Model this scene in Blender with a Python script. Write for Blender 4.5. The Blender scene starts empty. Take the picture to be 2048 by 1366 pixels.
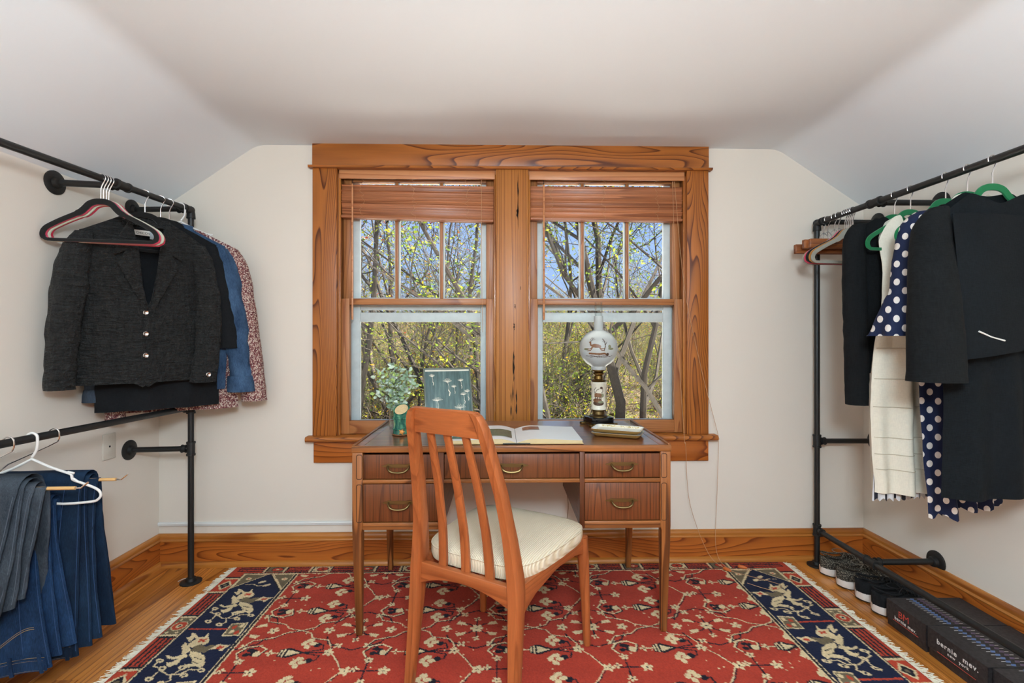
import bpy, bmesh, math, random
import numpy as np
from mathutils import Vector, Matrix, noise as mnoise

random.seed(7)
SC = bpy.context.scene
COL = SC.collection
PI = math.pi
R = math.radians

# ------------------------------------------------------------------ camera
cam_d = bpy.data.cameras.new('camera')
cam = bpy.data.objects.new('camera', cam_d)
COL.objects.link(cam)
cam.location = (0, 0, 1.18)
cam.rotation_euler = (R(90), 0, -math.atan(21 / 980))
cam_d.sensor_width = 36
cam_d.lens = 980 / 2048 * 36
cam_d.shift_y = -7 / 2048
cam_d.clip_start = 0.05
cam_d.clip_end = 500
SC.camera = cam

# ------------------------------------------------------------------ sky, sun, exposure
w = bpy.data.worlds.new('sky_world'); SC.world = w
w.use_nodes = True
wn = w.node_tree
for n in list(wn.nodes): wn.nodes.remove(n)
wo = wn.nodes.new('ShaderNodeOutputWorld')
wb = wn.nodes.new('ShaderNodeBackground')
tc = wn.nodes.new('ShaderNodeTexCoord')
sx = wn.nodes.new('ShaderNodeSeparateXYZ')
rp = wn.nodes.new('ShaderNodeValToRGB')
rp.color_ramp.elements[0].position = 0.0
rp.color_ramp.elements[0].color = (0.44, 0.63, 1.0, 1)
rp.color_ramp.elements[1].position = 0.8
rp.color_ramp.elements[1].color = (0.26, 0.45, 0.92, 1)
wn.links.new(tc.outputs['Generated'], sx.inputs[0])
wn.links.new(sx.outputs['Z'], rp.inputs[0])
wn.links.new(rp.outputs[0], wb.inputs[0])
wb.inputs[1].default_value = 0.66
wn.links.new(wb.outputs[0], wo.inputs[0])

sun_d = bpy.data.lights.new('sun', 'SUN')
sun = bpy.data.objects.new('sun', sun_d); COL.objects.link(sun)
sun.rotation_euler = (R(34), 0, R(82))       # afternoon sun, past the gable end: none of it enters the room
sun_d.energy = 21.0
sun_d.angle = R(0.6)
sun_d.color = (1.0, 0.93, 0.80)

vs = SC.view_settings
SC.display_settings.display_device = 'sRGB'
vs.view_transform = 'Standard'
vs.look = 'None'
vs.exposure = 0.63
vs.gamma = 1.0
vs.use_curve_mapping = False
SC.cycles.max_bounces = 7
SC.cycles.diffuse_bounces = 3
SC.cycles.glossy_bounces = 3
SC.cycles.transmission_bounces = 5
SC.cycles.caustics_reflective = False
SC.cycles.caustics_refractive = False
SC.cycles.transparent_max_bounces = 24
SC.cycles.sample_clamp_indirect = 6.0

# ------------------------------------------------------------------ mesh helpers
class MB:
    """collects shapes into one mesh"""
    def __init__(s):
        s.v = []; s.f = []; s.mi = []
    def add(s, V, Fc, mi=0):
        b = len(s.v)
        s.v += [tuple(p) for p in V]
        s.f += [tuple(i + b for i in f) for f in Fc]
        s.mi += [mi] * len(Fc)
        return s
    def box(s, a, b, mi=0):
        x0, y0, z0 = a; x1, y1, z1 = b
        V = [(x0,y0,z0),(x1,y0,z0),(x1,y1,z0),(x0,y1,z0),(x0,y0,z1),(x1,y0,z1),(x1,y1,z1),(x0,y1,z1)]
        return s.add(V, [(0,3,2,1),(4,5,6,7),(0,1,5,4),(1,2,6,5),(2,3,7,6),(3,0,4,7)], mi)
    def hexa(s, V, mi=0):
        """8 corners: bottom ring ccw then top ring"""
        return s.add(V, [(0,3,2,1),(4,5,6,7),(0,1,5,4),(1,2,6,5),(2,3,7,6),(3,0,4,7)], mi)
    def obox(s, c, size, rot=None, mi=0):
        hx, hy, hz = size[0]/2, size[1]/2, size[2]/2
        m = rot if rot is not None else Matrix.Identity(3)
        V = [Vector(c) + m @ Vector(p) for p in [(-hx,-hy,-hz),(hx,-hy,-hz),(hx,hy,-hz),(-hx,hy,-hz),(-hx,-hy,hz),(hx,-hy,hz),(hx,hy,hz),(-hx,hy,hz)]]
        return s.hexa(V, mi)
    def loft(s, rings, caps=True, closed=True, loop=False, mi=0):
        n = len(rings[0]); V = [p for r in rings for p in r]; Fc = []
        m = len(rings)
        for i in range(m if loop else m - 1):
            a = i * n; b = ((i + 1) % m) * n
            for j in range(n if closed else n - 1):
                k = (j + 1) % n
                Fc.append((a + j, a + k, b + k, b + j))
        if caps and closed and not loop:
            Fc.append(tuple(reversed(range(n))))
            Fc.append(tuple(range((m - 1) * n, m * n)))
        return s.add(V, Fc, mi)
    def tube(s, path, r, n=8, caps=True, loop=False, sq=None, mi=0):
        P = [Vector(p) for p in path]; m = len(P)
        rr = r if isinstance(r, (list, tuple)) else [r] * m
        rings = []
        T = []
        for i in range(m):
            if loop: t = P[(i + 1) % m] - P[i - 1]
            else: t = P[min(i + 1, m - 1)] - P[max(i - 1, 0)]
            T.append(t.normalized() if t.length > 1e-9 else Vector((0, 0, 1)))
        up = Vector((0, 0, 1)) if abs(T[0].z) < 0.9 else Vector((1, 0, 0))
        nrm = (up - T[0] * up.dot(T[0])).normalized()
        for i in range(m):
            nrm = nrm - T[i] * nrm.dot(T[i])
            if nrm.length < 1e-6: nrm = T[i].orthogonal()
            nrm.normalize()
            bi = T[i].cross(nrm)
            ring = []
            for j in range(n):
                a = 2 * PI * j / n
                if sq: off = nrm * math.cos(a) * rr[i] * sq[0] + bi * math.sin(a) * rr[i] * sq[1]
                else: off = (nrm * math.cos(a) + bi * math.sin(a)) * rr[i]
                ring.append(P[i] + off)
            rings.append(ring)
        return s.loft(rings, caps, True, loop, mi)
    def cyl(s, p0, p1, r, n=16, mi=0):
        return s.tube([p0, p1], r, n, mi=mi)
    def lathe(s, prof, n=24, c=(0, 0, 0), axis='z', mi=0, caps=True):
        rings = []
        for (r, h) in prof:
            ring = []
            for j in range(n):
                a = 2 * PI * j / n; x = r * math.cos(a); y = r * math.sin(a)
                if axis == 'z': p = (c[0] + x, c[1] + y, c[2] + h)
                elif axis == 'x': p = (c[0] + h, c[1] + x, c[2] + y)
                else: p = (c[0] + y, c[1] + h, c[2] + x)
                ring.append(p)
            rings.append(ring)
        return s.loft(rings, caps, mi=mi)
    def prism(s, poly, a, b, axis='y', mi=0):
        """extrude a 2-d outline; axis y: poly in (x,z); axis z: (x,y); axis x: (y,z)"""
        def p(q, h):
            return {'y': (q[0], h, q[1]), 'z': (q[0], q[1], h), 'x': (h, q[0], q[1])}[axis]
        n = len(poly)
        V = [p(q, a) for q in poly] + [p(q, b) for q in poly]
        Fc = [tuple(range(n - 1, -1, -1)), tuple(range(n, 2 * n))]
        Fc += [(i, (i + 1) % n, (i + 1) % n + n, i + n) for i in range(n)]
        return s.add(V, Fc, mi)
    def sheet(s, fn, nu, nv, thick=0.0, mi=0, wrap=False):
        """fn(u,v)->point, u,v in 0..1; thick>0 gives it a second skin"""
        V = []; 
        for i in range(nv + 1):
            for j in range(nu + 1):
                V.append(Vector(fn(j / nu, i / nv)))
        Fc = []
        W = nu + 1
        for i in range(nv):
            for j in range(nu):
                Fc.append((i*W+j, i*W+j+1, (i+1)*W+j+1, (i+1)*W+j))
        if thick:
            N = [Vector((0,0,0)) for _ in V]
            for f in Fc:
                nn = (V[f[1]] - V[f[0]]).cross(V[f[3]] - V[f[0]])
                for k in f: N[k] += nn
            b = len(V)
            V2 = [p - (n_.normalized() if n_.length > 1e-12 else Vector((0,0,1))) * thick for p, n_ in zip(V, N)]
            F2 = [tuple(b + k for k in reversed(f)) for f in Fc]
            edge = []
            for j in range(nu): edge.append((j+1, j)); edge.append((nv*W+j, nv*W+j+1))
            for i in range(nv): edge.append((i*W, (i+1)*W)); edge.append(((i+1)*W+nu, i*W+nu))
            F3 = [(p_, q_, q_ + b, p_ + b) for p_, q_ in edge]
            return s.add(V + V2, Fc + F2 + F3, mi)
        return s.add(V, Fc, mi)
    def mesh(s, name, mats, smooth=False, bevel=0.0, seg=2, weld=False):
        me = bpy.data.meshes.new(name)
        me.from_pydata(s.v, [], s.f)
        if any(s.mi): me.polygons.foreach_set('material_index', s.mi)
        bm = bmesh.new(); bm.from_mesh(me)
        if weld: bmesh.ops.remove_doubles(bm, verts=bm.verts, dist=1e-5)
        bmesh.ops.recalc_face_normals(bm, faces=bm.faces)
        if bevel:
            ed = [e for e in bm.edges if len(e.link_faces) == 2 and e.calc_face_angle(0) > 0.5]
            bmesh.ops.bevel(bm, geom=ed, offset=bevel, segments=seg, profile=0.5, affect='EDGES', clamp_overlap=True)
        bm.to_mesh(me); bm.free()
        for m in (mats if isinstance(mats, (list, tuple)) else [mats]): me.materials.append(m)
        if smooth or bevel:
            me.shade_smooth()
            me.set_sharp_from_angle(angle=R(40 if not bevel else 50))
        return me
    def build(s, name, mats, parent=None, smooth=False, bevel=0.0, seg=2, loc=None, rot=None, weld=False):
        o = bpy.data.objects.new(name, s.mesh(name, mats, smooth, bevel, seg, weld))
        COL.objects.link(o)
        if parent is not None: o.parent = parent
        if loc is not None: o.location = loc
        if rot is not None: o.rotation_euler = rot
        return o

def tag(o, label=None, cat=None, group=None, kind=None):
    if label: o['label'] = label
    if cat: o['category'] = cat
    if group: o['group'] = group
    if kind: o['kind'] = kind
    return o

def thing(name, label, cat, loc=(0, 0, 0), rot=(0, 0, 0), group=None, kind=None):
    o = bpy.data.objects.new(name, None); COL.objects.link(o)
    o.location = loc; o.rotation_euler = rot
    o.empty_display_size = 0.05
    return tag(o, label, cat, group, kind)

def copy_tree(o, parent=None):
    c = o.copy(); COL.objects.link(c); c.parent = parent
    for ch in list(o.children): copy_tree(ch, c)
    return c

def struct(o, label=None):
    o['kind'] = 'structure'
    if label: o['label'] = label
    return o

def mk(name, me, parent=None, loc=None, rot=None):
    o = bpy.data.objects.new(name, me); COL.objects.link(o)
    if parent is not None: o.parent = parent
    if loc is not None: o.location = loc
    if rot is not None: o.rotation_euler = rot
    return o

def smoothstep(a, b, x):
    t = max(0.0, min(1.0, (x - a) / (b - a))); return t * t * (3 - 2 * t)
def lerp(a, b, t): return a + (b - a) * t
def interp(x, xs, ys):
    return float(np.interp(x, xs, ys))
def fbm(x, y, z=0.0, o=3):
    return mnoise.fractal(Vector((x, y, z)), 1.0, 2.0, o)

# ------------------------------------------------------------------ material helpers
def srgb(r, g, b):
    def f(c):
        c /= 255.0
        return c / 12.92 if c <= 0.04045 else ((c + 0.055) / 1.055) ** 2.4
    return (f(r), f(g), f(b), 1.0)

class MT:
    def __init__(s, name, color=(0.8, 0.8, 0.8, 1), rough=0.5, metal=0.0, spec=0.5):
        s.m = bpy.data.materials.new(name); s.m.use_nodes = True
        s.nt = s.m.node_tree
        s.b = s.nt.nodes['Principled BSDF']
        s.out = s.nt.nodes['Material Output']
        s.b.inputs['Base Color'].default_value = color
        s.b.inputs['Roughness'].default_value = rough
        s.b.inputs['Metallic'].default_value = metal
        s.b.inputs['Specular IOR Level'].default_value = spec
    def n(s, t, **kw):
        x = s.nt.nodes.new(t)
        for k, v in kw.items(): setattr(x, k, v)
        return x
    def l(s, a, b): s.nt.links.new(a, b)
    def coord(s, scale=(1, 1, 1), rand=0.0, kind='Object'):
        t = s.n('ShaderNodeTexCoord'); mp = s.n('ShaderNodeMapping')
        mp.inputs['Scale'].default_value = scale
        src = t.outputs[kind]
        if rand:
            oi = s.n('ShaderNodeObjectInfo'); mu = s.n('ShaderNodeMath', operation='MULTIPLY'); mu.inputs[1].default_value = rand
            s.l(oi.outputs['Random'], mu.inputs[0])
            ad = s.n('ShaderNodeVectorMath', operation='ADD')
            s.l(src, ad.inputs[0]); s.l(mu.outputs[0], ad.inputs[1]); src = ad.outputs[0]
        s.l(src, mp.inputs[0])
        return mp.outputs[0]
    def noise(s, vec, scale, detail=2.0, rough=0.5, dist=0.0):
        x = s.n('ShaderNodeTexNoise'); x.inputs['Scale'].default_value = scale
        x.inputs['Detail'].default_value = detail; x.inputs['Roughness'].default_value = rough
        x.inputs['Distortion'].default_value = dist
        s.l(vec, x.inputs['Vector']); return x.outputs['Fac']
    def math(s, op, a, b=None):
        x = s.n('ShaderNodeMath', operation=op)
        for i, q in enumerate((a, b)):
            if q is None: continue
            if isinstance(q, (int, float)): x.inputs[i].default_value = q
            else: s.l(q, x.inputs[i])
        return x.outputs[0]
    def ramp(s, fac, stops, interp='LINEAR'):
        x = s.n('ShaderNodeValToRGB'); cr = x.color_ramp; cr.interpolation = interp
        while len(cr.elements) < len(stops): cr.elements.new(0.5)
        for e, (p, c) in zip(cr.elements, stops): e.position = p; e.color = c
        s.l(fac, x.inputs[0]); return x.outputs[0]
    def mix(s, fac, a, b, blend='MIX'):
        x = s.n('ShaderNodeMix', data_type='RGBA', blend_type=blend)
        for i, q in ((0, fac), (6, a), (7, b)):
            if isinstance(q, (int, float)): x.inputs[i].default_value = q
            elif isinstance(q, tuple): x.inputs[i].default_value = q
            else: s.l(q, x.inputs[i])
        return x.outputs[2]
    def color(s, c): s.l(c, s.b.inputs['Base Color']); return s
    def bump(s, h, strength=0.3, dist=0.002):
        x = s.n('ShaderNodeBump'); x.inputs['Strength'].default_value = strength; x.inputs['Distance'].default_value = dist
        s.l(h, x.inputs['Height']); s.l(x.outputs[0], s.b.inputs['Normal']); return s

def wood(name, light, dark, axis, ring=9.0, across=5.0, along=0.55, rough=0.38, fibre=0.25, tint=0.16, line=0.75, coat=0.0):
    """flat-sawn timber: contour rings of a stretched noise give the cathedral grain"""
    t = MT(name, rough=rough)
    sc = [across] * 3; sc['xyz'.index(axis)] = along
    v = t.coord(tuple(sc), rand=37.0)
    nz = t.noise(v, 1.0, 1.5, 0.4, 0.15)
    saw = t.math('FRACT', t.math('MULTIPLY', nz, ring))
    mid = tuple(lerp(light[i], dark[i], 0.22) for i in range(3)) + (1,)
    col = t.ramp(saw, [(0.0, light), (0.50, mid), (line, tuple(lerp(light[i], dark[i], 0.40) for i in range(3)) + (1,)), (0.91, dark), (0.95, dark), (1.0, light)])
    sf = [210.0] * 3; sf['xyz'.index(axis)] = 6.0
    f = t.noise(t.coord(tuple(sf), rand=11.0), 1.0, 2.0, 0.6)
    fr = t.ramp(f, [(0.3, (1 - fibre,) * 3 + (1,)), (0.7, (1, 1, 1, 1))])
    col = t.mix(1.0, col, fr, 'MULTIPLY')
    oi = t.n('ShaderNodeObjectInfo')
    tr = t.ramp(oi.outputs['Random'], [(0.0, (1 - tint, 1 - tint * 1.15, 1 - tint * 1.3, 1)), (1.0, (1 + tint * .35,) * 3 + (1,))])
    col = t.mix(1.0, col, tr, 'MULTIPLY')
    t.color(col)
    t.bump(f, 0.08, 0.001)
    if coat: t.b.inputs['Coat Weight'].default_value = coat; t.b.inputs['Coat Roughness'].default_value = 0.12
    return t.m

def plain(name, color, rough=0.5, metal=0.0, bump=0.0, bscale=60, var=0.0, spec=0.5):
    t = MT(name, color, rough, metal, spec)
    v = t.coord()
    if var:
        nz = t.noise(v, bscale, 3, 0.6)
        c0 = tuple(c * (1 - var) for c in color[:3]) + (1,); c1 = tuple(min(1, c * (1 + var)) for c in color[:3]) + (1,)
        t.color(t.ramp(nz, [(0.3, c0), (0.7, c1)]))
        if bump: t.bump(nz, bump, 0.003)
    elif bump:
        t.bump(t.noise(v, bscale, 3, 0.6), bump, 0.003)
    return t.m

def fabric(name, color, weave=900.0, var=0.25, rough=0.95, bump=0.35, big=0.12, sheen=0.0):
    """woven cloth: fine crossed threads plus slow tone changes"""
    t = MT(name, color, rough, spec=0.2)
    a = t.noise(t.coord((weave, weave * .12, weave * .12)), 1.0, 1, 0.5)
    b = t.noise(t.coord((weave * .12, weave * .12, weave)), 1.0, 1, 0.5)
    th = t.math('MULTIPLY', t.math('ADD', a, b), 0.5)
    c0 = tuple(c * (1 - var) for c in color[:3]) + (1,); c1 = tuple(min(1, c * (1 + var)) for c in color[:3]) + (1,)
    col = t.ramp(th, [(0.35, c0), (0.65, c1)])
    if big:
        sl = t.noise(t.coord(), 9.0, 3, 0.6)
        col = t.mix(1.0, col, t.ramp(sl, [(0.3, (1 - big,) * 3 + (1,)), (0.7, (1 + big * .5,) * 3 + (1,))]), 'MULTIPLY')
    t.color(col); t.bump(th, bump, 0.0015)
    if sheen: t.b.inputs['Sheen Weight'].default_value = sheen
    return t.m

def denim(name, base, fade, seams=0.0):
    t = MT(name, base, 0.9, spec=0.2)
    a = t.noise(t.coord((700, 700, 60)), 1.0, 2, 0.6)
    sl = t.noise(t.coord((14, 14, 7)), 1.0, 3, 0.65)
    k = t.math('ADD', t.math('MULTIPLY', a, 0.45), t.math('MULTIPLY', sl, 0.55))
    t.color(t.ramp(k, [(0.34, base), (0.52, tuple(lerp(base[i], fade[i], .35) for i in range(3)) + (1,)), (0.74, fade)]))
    t.bump(a, 0.3, 0.001)
    return t.m

M = {}
M['wall'] = plain('wall_paint', srgb(236, 224, 209), 0.85, bump=0.10, bscale=35)
M['ceiling'] = plain('ceiling_paint', srgb(240, 242, 244), 0.9, bump=0.05, bscale=30)
M['white_paint'] = plain('white_paint', srgb(232, 232, 228), 0.45, bump=0.04, bscale=50)
M['plate_white'] = plain('ivory_wall_plate', srgb(222, 212, 196), 0.4)
M['chip_white'] = plain('weathered_white_paint', srgb(226, 230, 230), 0.5, bump=0.2, bscale=24, var=0.06)
for ax in 'xyz':
    M['pine_' + ax] = wood('heart_pine_' + ax, srgb(190, 112, 46), srgb(100, 46, 13), ax, 34, 4.6, 0.62, 0.40, 0.14, 0.06, coat=0.06)
    M['sash_' + ax] = wood('sash_pine_' + ax, srgb(190, 124, 72), srgb(146, 84, 44), ax, 16, 8, 0.5, 0.42, 0.18, 0.08)
    M['board_' + ax] = wood('baseboard_pine_' + ax, srgb(198, 110, 42), srgb(128, 58, 18), ax, 30, 5.0, 0.8, 0.36, 0.14, 0.08, coat=0.12)
    M['mould_' + ax] = wood('moulding_pine_' + ax, srgb(200, 126, 52), srgb(150, 82, 28), ax, 6, 8, 0.4, 0.35, 0.15, 0.08, coat=0.3)
    M['desk_' + ax] = wood('walnut_veneer_' + ax, srgb(126, 68, 32), srgb(90, 45, 19), ax, 14, 12, 0.3, 0.42, 0.35, 0.08, coat=0.12)
    M['deskedge_' + ax] = wood('walnut_edge_' + ax, srgb(168, 102, 50), srgb(104, 56, 22), ax, 9, 9, 0.4, 0.4, 0.35, 0.10, coat=0.12)
    M['teak_' + ax] = wood('oiled_teak_' + ax, srgb(180, 98, 50), srgb(152, 78, 36), ax, 9, 9, 0.45, 0.4, 0.2, 0.05, coat=0.1)
M['desktop'] = wood('desk_top_veneer', srgb(148, 88, 50), srgb(104, 56, 28), 'x', 9, 6, 0.35, 0.36, 0.3, 0.05, coat=1.0)
M['desktop'].node_tree.nodes['Principled BSDF'].inputs['Coat Roughness'].default_value = 0.15
M['desktop'].node_tree.nodes['Principled BSDF'].inputs['Coat IOR'].default_value = 1.75
M['floor'] = wood('floor_pine', srgb(226, 146, 64), srgb(158, 84, 28), 'y', 12, 10, 0.35, 0.28, 0.16, 0.34, coat=0.35)
M['slat'] = wood('blind_slat_wood', srgb(204, 130, 86), srgb(150, 86, 52), 'x', 5, 20, 0.5, 0.42, 0.3, 0.22)
M['iron'] = plain('black_iron_pipe', srgb(26, 27, 27), 0.42, 0.0, bump=0.06, bscale=140)
M['fitting'] = plain('cast_iron_fitting', srgb(24, 24, 23), 0.55, 0.0, bump=0.18, bscale=160)
M['chrome'] = plain('chrome', (0.78, 0.78, 0.78, 1), 0.18, 1.0)
M['brass'] = plain('aged_brass', srgb(116, 96, 62), 0.42, 1.0, bump=0.06, bscale=90)
M['brass_dark'] = plain('dark_brass', srgb(112, 88, 48), 0.42, 1.0, bump=0.15, bscale=120)

# ================================================================== the room
XL, XR, YB, YF = -1.776, 1.936, 2.58, -2.3
ZC, KL, KR = 2.186, 1.842, 1.878
CLX, CRX = -1.271, 1.470

fl = struct(MB().box((XL - .1, YF - .1, -.20), (XR + .1, YB + .14, -.019)).build('floor', M['floor']), 'honey coloured pine strip floor')
rp_ = random.Random(3)
pw = 0.0790
ncol = int(round((XR - XL) / pw)); pw = (XR - XL) / ncol
for i in range(ncol):
    x0 = XL + i * pw
    y = YF - rp_.uniform(0, 1.2)
    while y < YB:
        L = rp_.choice((1.1, 1.5, 1.9, 2.4)); y1 = y + L
        a, b = max(y, YF), min(y1, YB)
        if b - a > .02:
            g = .0006; c = .0012; w2 = pw / 2 - g
            prof = [(-w2, -.019), (w2, -.019), (w2, -c), (w2 - c, 0), (-w2 + c, 0), (-w2, -c)]
            MB().prism(prof, -(b - a) / 2 + g, (b - a) / 2 - g, 'y').build('floor_plank', M['floor'], fl, loc=(x0 + pw / 2, (a + b) / 2, 0))
        y = y1

def gable(y0, y1, x0, x1, z0, z1top):
    pass
def ceil_z(x):
    if x < CLX: return lerp(KL, ZC, (x - XL) / (CLX - XL))
    if x > CRX: return lerp(KR, ZC, (XR - x) / (XR - CRX))
    return ZC
OX0, OX1, OZ0, OZ1 = -0.872, 0.994, 0.655, 2.075       # rough opening
def wall_piece(mb, x0, x1, z0, z1=None, y0=YB, y1=YB + .15):
    if z1 is not None: mb.box((x0, y0, z0), (x1, y1, z1)); return
    xs = [x0] + [q for q in (CLX, CRX) if x0 < q < x1] + [x1]
    poly = [(x0, z0), (x1, z0)] + [(q, ceil_z(q) + .03) for q in reversed(xs)]
    mb.prism(poly, y0, y1, 'y')
wb_ = MB()
wall_piece(wb_, XL - .1, OX0, -.2); wall_piece(wb_, OX1, XR + .1, -.2)
wall_piece(wb_, OX0, OX1, -.2, OZ0); wall_piece(wb_, OX0, OX1, OZ1)
struct(wb_.build('wall_back', M['wall']), 'off-white plaster gable wall around the double window')
struct(MB().box((XL - .1, YF, -.2), (XL, YB + .15, KL + .05)).build('wall_left', M['wall']), 'off-white knee wall behind the pipe rack of jackets')
struct(MB().box((XR, YF, -.2), (XR + .1, YB + .15, KR + .05)).build('wall_right', M['wall']), 'off-white knee wall behind the pipe rack of dresses')
wr = MB(); wall_piece(wr, XL - .1, XR + .1, -.2, None, YF - .1, YF)
struct(wr.build('wall_rear', M['wall']))

# ceiling: flat strip with two slopes, softly rounded creases
def crease(p, a, b, r=.05, n=5):
    p, a, b = Vector(p), Vector(a), Vector(b)
    s = p + (a - p).normalized() * r; e = p + (b - p).normalized() * r
    return [tuple((1-t)**2 * s + 2*t*(1-t) * p + t*t * e) for t in [i / n for i in range(n + 1)]]
kl = (XL - .02, KL - .02 * (ZC - KL) / (CLX - XL)); kr = (XR + .02, KR - .02 * (ZC - KR) / (XR - CRX))
low = [kl] + crease((CLX, ZC), kl, (CRX, ZC)) + crease((CRX, ZC), (CLX, ZC), kr) + [kr]
cp = MB()
n_ = len(low)
V = [(x, YF, z) for x, z in low] + [(x, YB + .002, z) for x, z in low] + [(x * 1.06, YF, z + .12) for x, z in low] + [(x * 1.06, YB + .002, z + .12) for x, z in low]
Fc = []
for i in range(n_ - 1):
    Fc += [(i, i + 1, n_ + i + 1, n_ + i), (2*n_ + i, 3*n_ + i, 3*n_ + i + 1, 2*n_ + i + 1), (i, 2*n_ + i, 2*n_ + i + 1, i + 1), (n_ + i, n_ + i + 1, 3*n_ + i + 1, 3*n_ + i)]
Fc += [(0, n_, 3*n_, 2*n_), (n_ - 1, 3*n_ - 1, 4*n_ - 1, 2*n_ - 1)]
cp.add(V, Fc)
struct(cp.build('ceiling', M['ceiling'], smooth=True), 'white ceiling with a sloped plane down each side')

# ---------------------------------------------------------------- baseboards
def baseboard(name, p0, p1, inward, mats, label):
    """p0->p1 along the wall foot; parts: board, cap moulding, shoe moulding"""
    root = thing(name, label, None); root['kind'] = 'structure'
    d = Vector(p1) - Vector(p0); L = d.length; d.normalize(); n = Vector(inward)
    def run(prof, nm, m):
        mb = MB(); rings = []
        for s_ in (0, L):
            rings.append([Vector(p0) + d * s_ + n * q[0] + Vector((0, 0, q[1])) for q in prof])
        mb.loft(rings); mb.build(nm, m, root, smooth=True)
    run([(0, .0), (.018, .0), (.018, .128), (0, .128)], 'board', mats[0])
    run([(0, .128), (.021, .128), (.023, .133), (.021, .138), (.016, .141), (.017, .150), (.014, .158), (.010, .164), (.004, .166), (0, .166)], 'cap_moulding', mats[1])
    run([(.018, .0005), (.036, .0005), (.0355, .010), (.032, .019), (.026, .025), (.018, .028)], 'shoe_moulding', mats[1])
    return root
baseboard('baseboard_back', (XL, YB, 0), (XR, YB, 0), (0, -1, 0), (M['board_x'], M['mould_x']), 'orange pine baseboard under the window wall')
baseboard('baseboard_left', (XL, YF, 0), (XL, YB, 0), (1, 0, 0), (M['board_y'], M['mould_y']), 'orange pine baseboard below the jackets')
baseboard('baseboard_right', (XR, YF, 0), (XR, YB, 0), (-1, 0, 0), (M['board_y'], M['mould_y']), 'orange pine baseboard behind the shoe boxes')

# ---------------------------------------------------------------- window casing
tr = thing('trim_1', 'heart pine casing around the double window', None); tr['kind'] = 'structure'
Yc = YB - .022
M['mull'] = wood('mullion_straight_pine', srgb(192, 122, 56), srgb(138, 76, 30), 'z', 20, 9, .12, .42, .16, .03)
M['crack'] = plain('dark_timber_crack', srgb(38, 24, 14), .9)
W1 = (-.854, -.029); W2 = (.140, .976)
MB().box((-.979, Yc - .004, 2.070), (1.091, YB + .01, ZC + .001)).build('header_board', M['pine_x'], tr, bevel=.002)
MB().prism([(Yc - .018, 2.066), (Yc - .014, 2.060), (YB, 2.060), (YB, 2.070), (Yc - .014, 2.073), (Yc - .02, 2.070)], -.996, 1.106, 'x').build('header_fillet', M['pine_x'], tr)
MB().box((-.979, Yc, .672), (W1[0], YB + .02, 2.061)).build('side_casing', M['pine_z'], tr, bevel=.003)
MB().box((W2[1], Yc, .672), (1.091, YB + .02, 2.061)).build('side_casing', M['pine_z'], tr, bevel=.003)
MB().box((W1[1], Yc, .672), (W2[0], YB + .14, 2.061)).build('mullion_casing', M['mull'], tr, bevel=.003)
for cx, z0, z1, w_ in ((.086, 1.74, 2.05, .0045), (.082, 1.80, 1.86, .008), (.060, .72, 1.10, .0035), (.064, .95, 1.12, .0075), (.078, .74, .92, .006), (.050, .70, .90, .004), (.066, 1.22, 1.26, .006), (.071, 1.33, 1.36, .005), (.100, 1.43, 1.455, .003)):
    n_q = 9; L_ = [(cx + w_ * .5 * math.sin(PI * i / n_q) + .002 * math.sin(i * 2.1 + cx * 90), lerp(z0, z1, i / n_q)) for i in range(n_q + 1)]; R_ = [(cx - w_ * .5 * math.sin(PI * i / n_q) + .002 * math.sin(i * 1.7 + cx * 70), lerp(z0, z1, i / n_q)) for i in range(n_q, -1, -1)]
    MB().prism(L_[:-1] + R_[:-1], Yc - .0004, Yc + .001, 'y').build('timber_crack', M['crack'], tr)
MB().box((W1[1] + .018, Yc - .0015, .68), (W1[1] + .019, Yc, 2.05)).build('mullion_joint', plain('joint_shadow', srgb(60, 28, 10), .8), tr)
sp = [(2.528, .650), (2.534, .645), (2.70, .645), (2.70, .672), (2.534, .672), (2.528, .667), (2.526, .658)]
MB().prism(sp, -1.006, 1.130, 'x').build('stool', M['pine_x'], tr, smooth=True)
MB().box((-.974, Yc + .002, .533), (1.091, YB + .001, .645)).build('apron', M['board_x'], tr, bevel=.002)
# jamb linings
for a, b in ((OX0, W1[0] + .004), (W2[1] - .004, OX1)):
    MB().box((a, YB + .001, .672), (b, YB + .13, 2.075)).build('jamb', M['sash_z'], tr)
MB().box((OX0, YB + .001, 2.040), (OX1, YB + .13, 2.075)).build('head_jamb', M['sash_x'], tr)
MB().box((OX0, YB + .07, .655), (OX1, YB + .16, .668)).build('sill', M['white_paint'], tr)

# ---------------------------------------------------------------- glass
gt = MT('window_glass')
nt = gt.nt; nt.nodes.remove(gt.b)
tb = gt.n('ShaderNodeBsdfTransparent'); tb.inputs[0].default_value = (.975, .985, .98, 1)
gb = gt.n('ShaderNodeBsdfGlossy'); gb.inputs['Roughness'].default_value = 0.02
fr = gt.n('ShaderNodeFresnel'); fr.inputs[0].default_value = 1.22
mx = gt.n('ShaderNodeMixShader')
gt.l(fr.outputs[0], mx.inputs[0]); gt.l(tb.outputs[0], mx.inputs[1]); gt.l(gb.outputs[0], mx.inputs[2]); gt.l(mx.outputs[0], gt.out.inputs[0])
M['pane'] = gt.m

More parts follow.
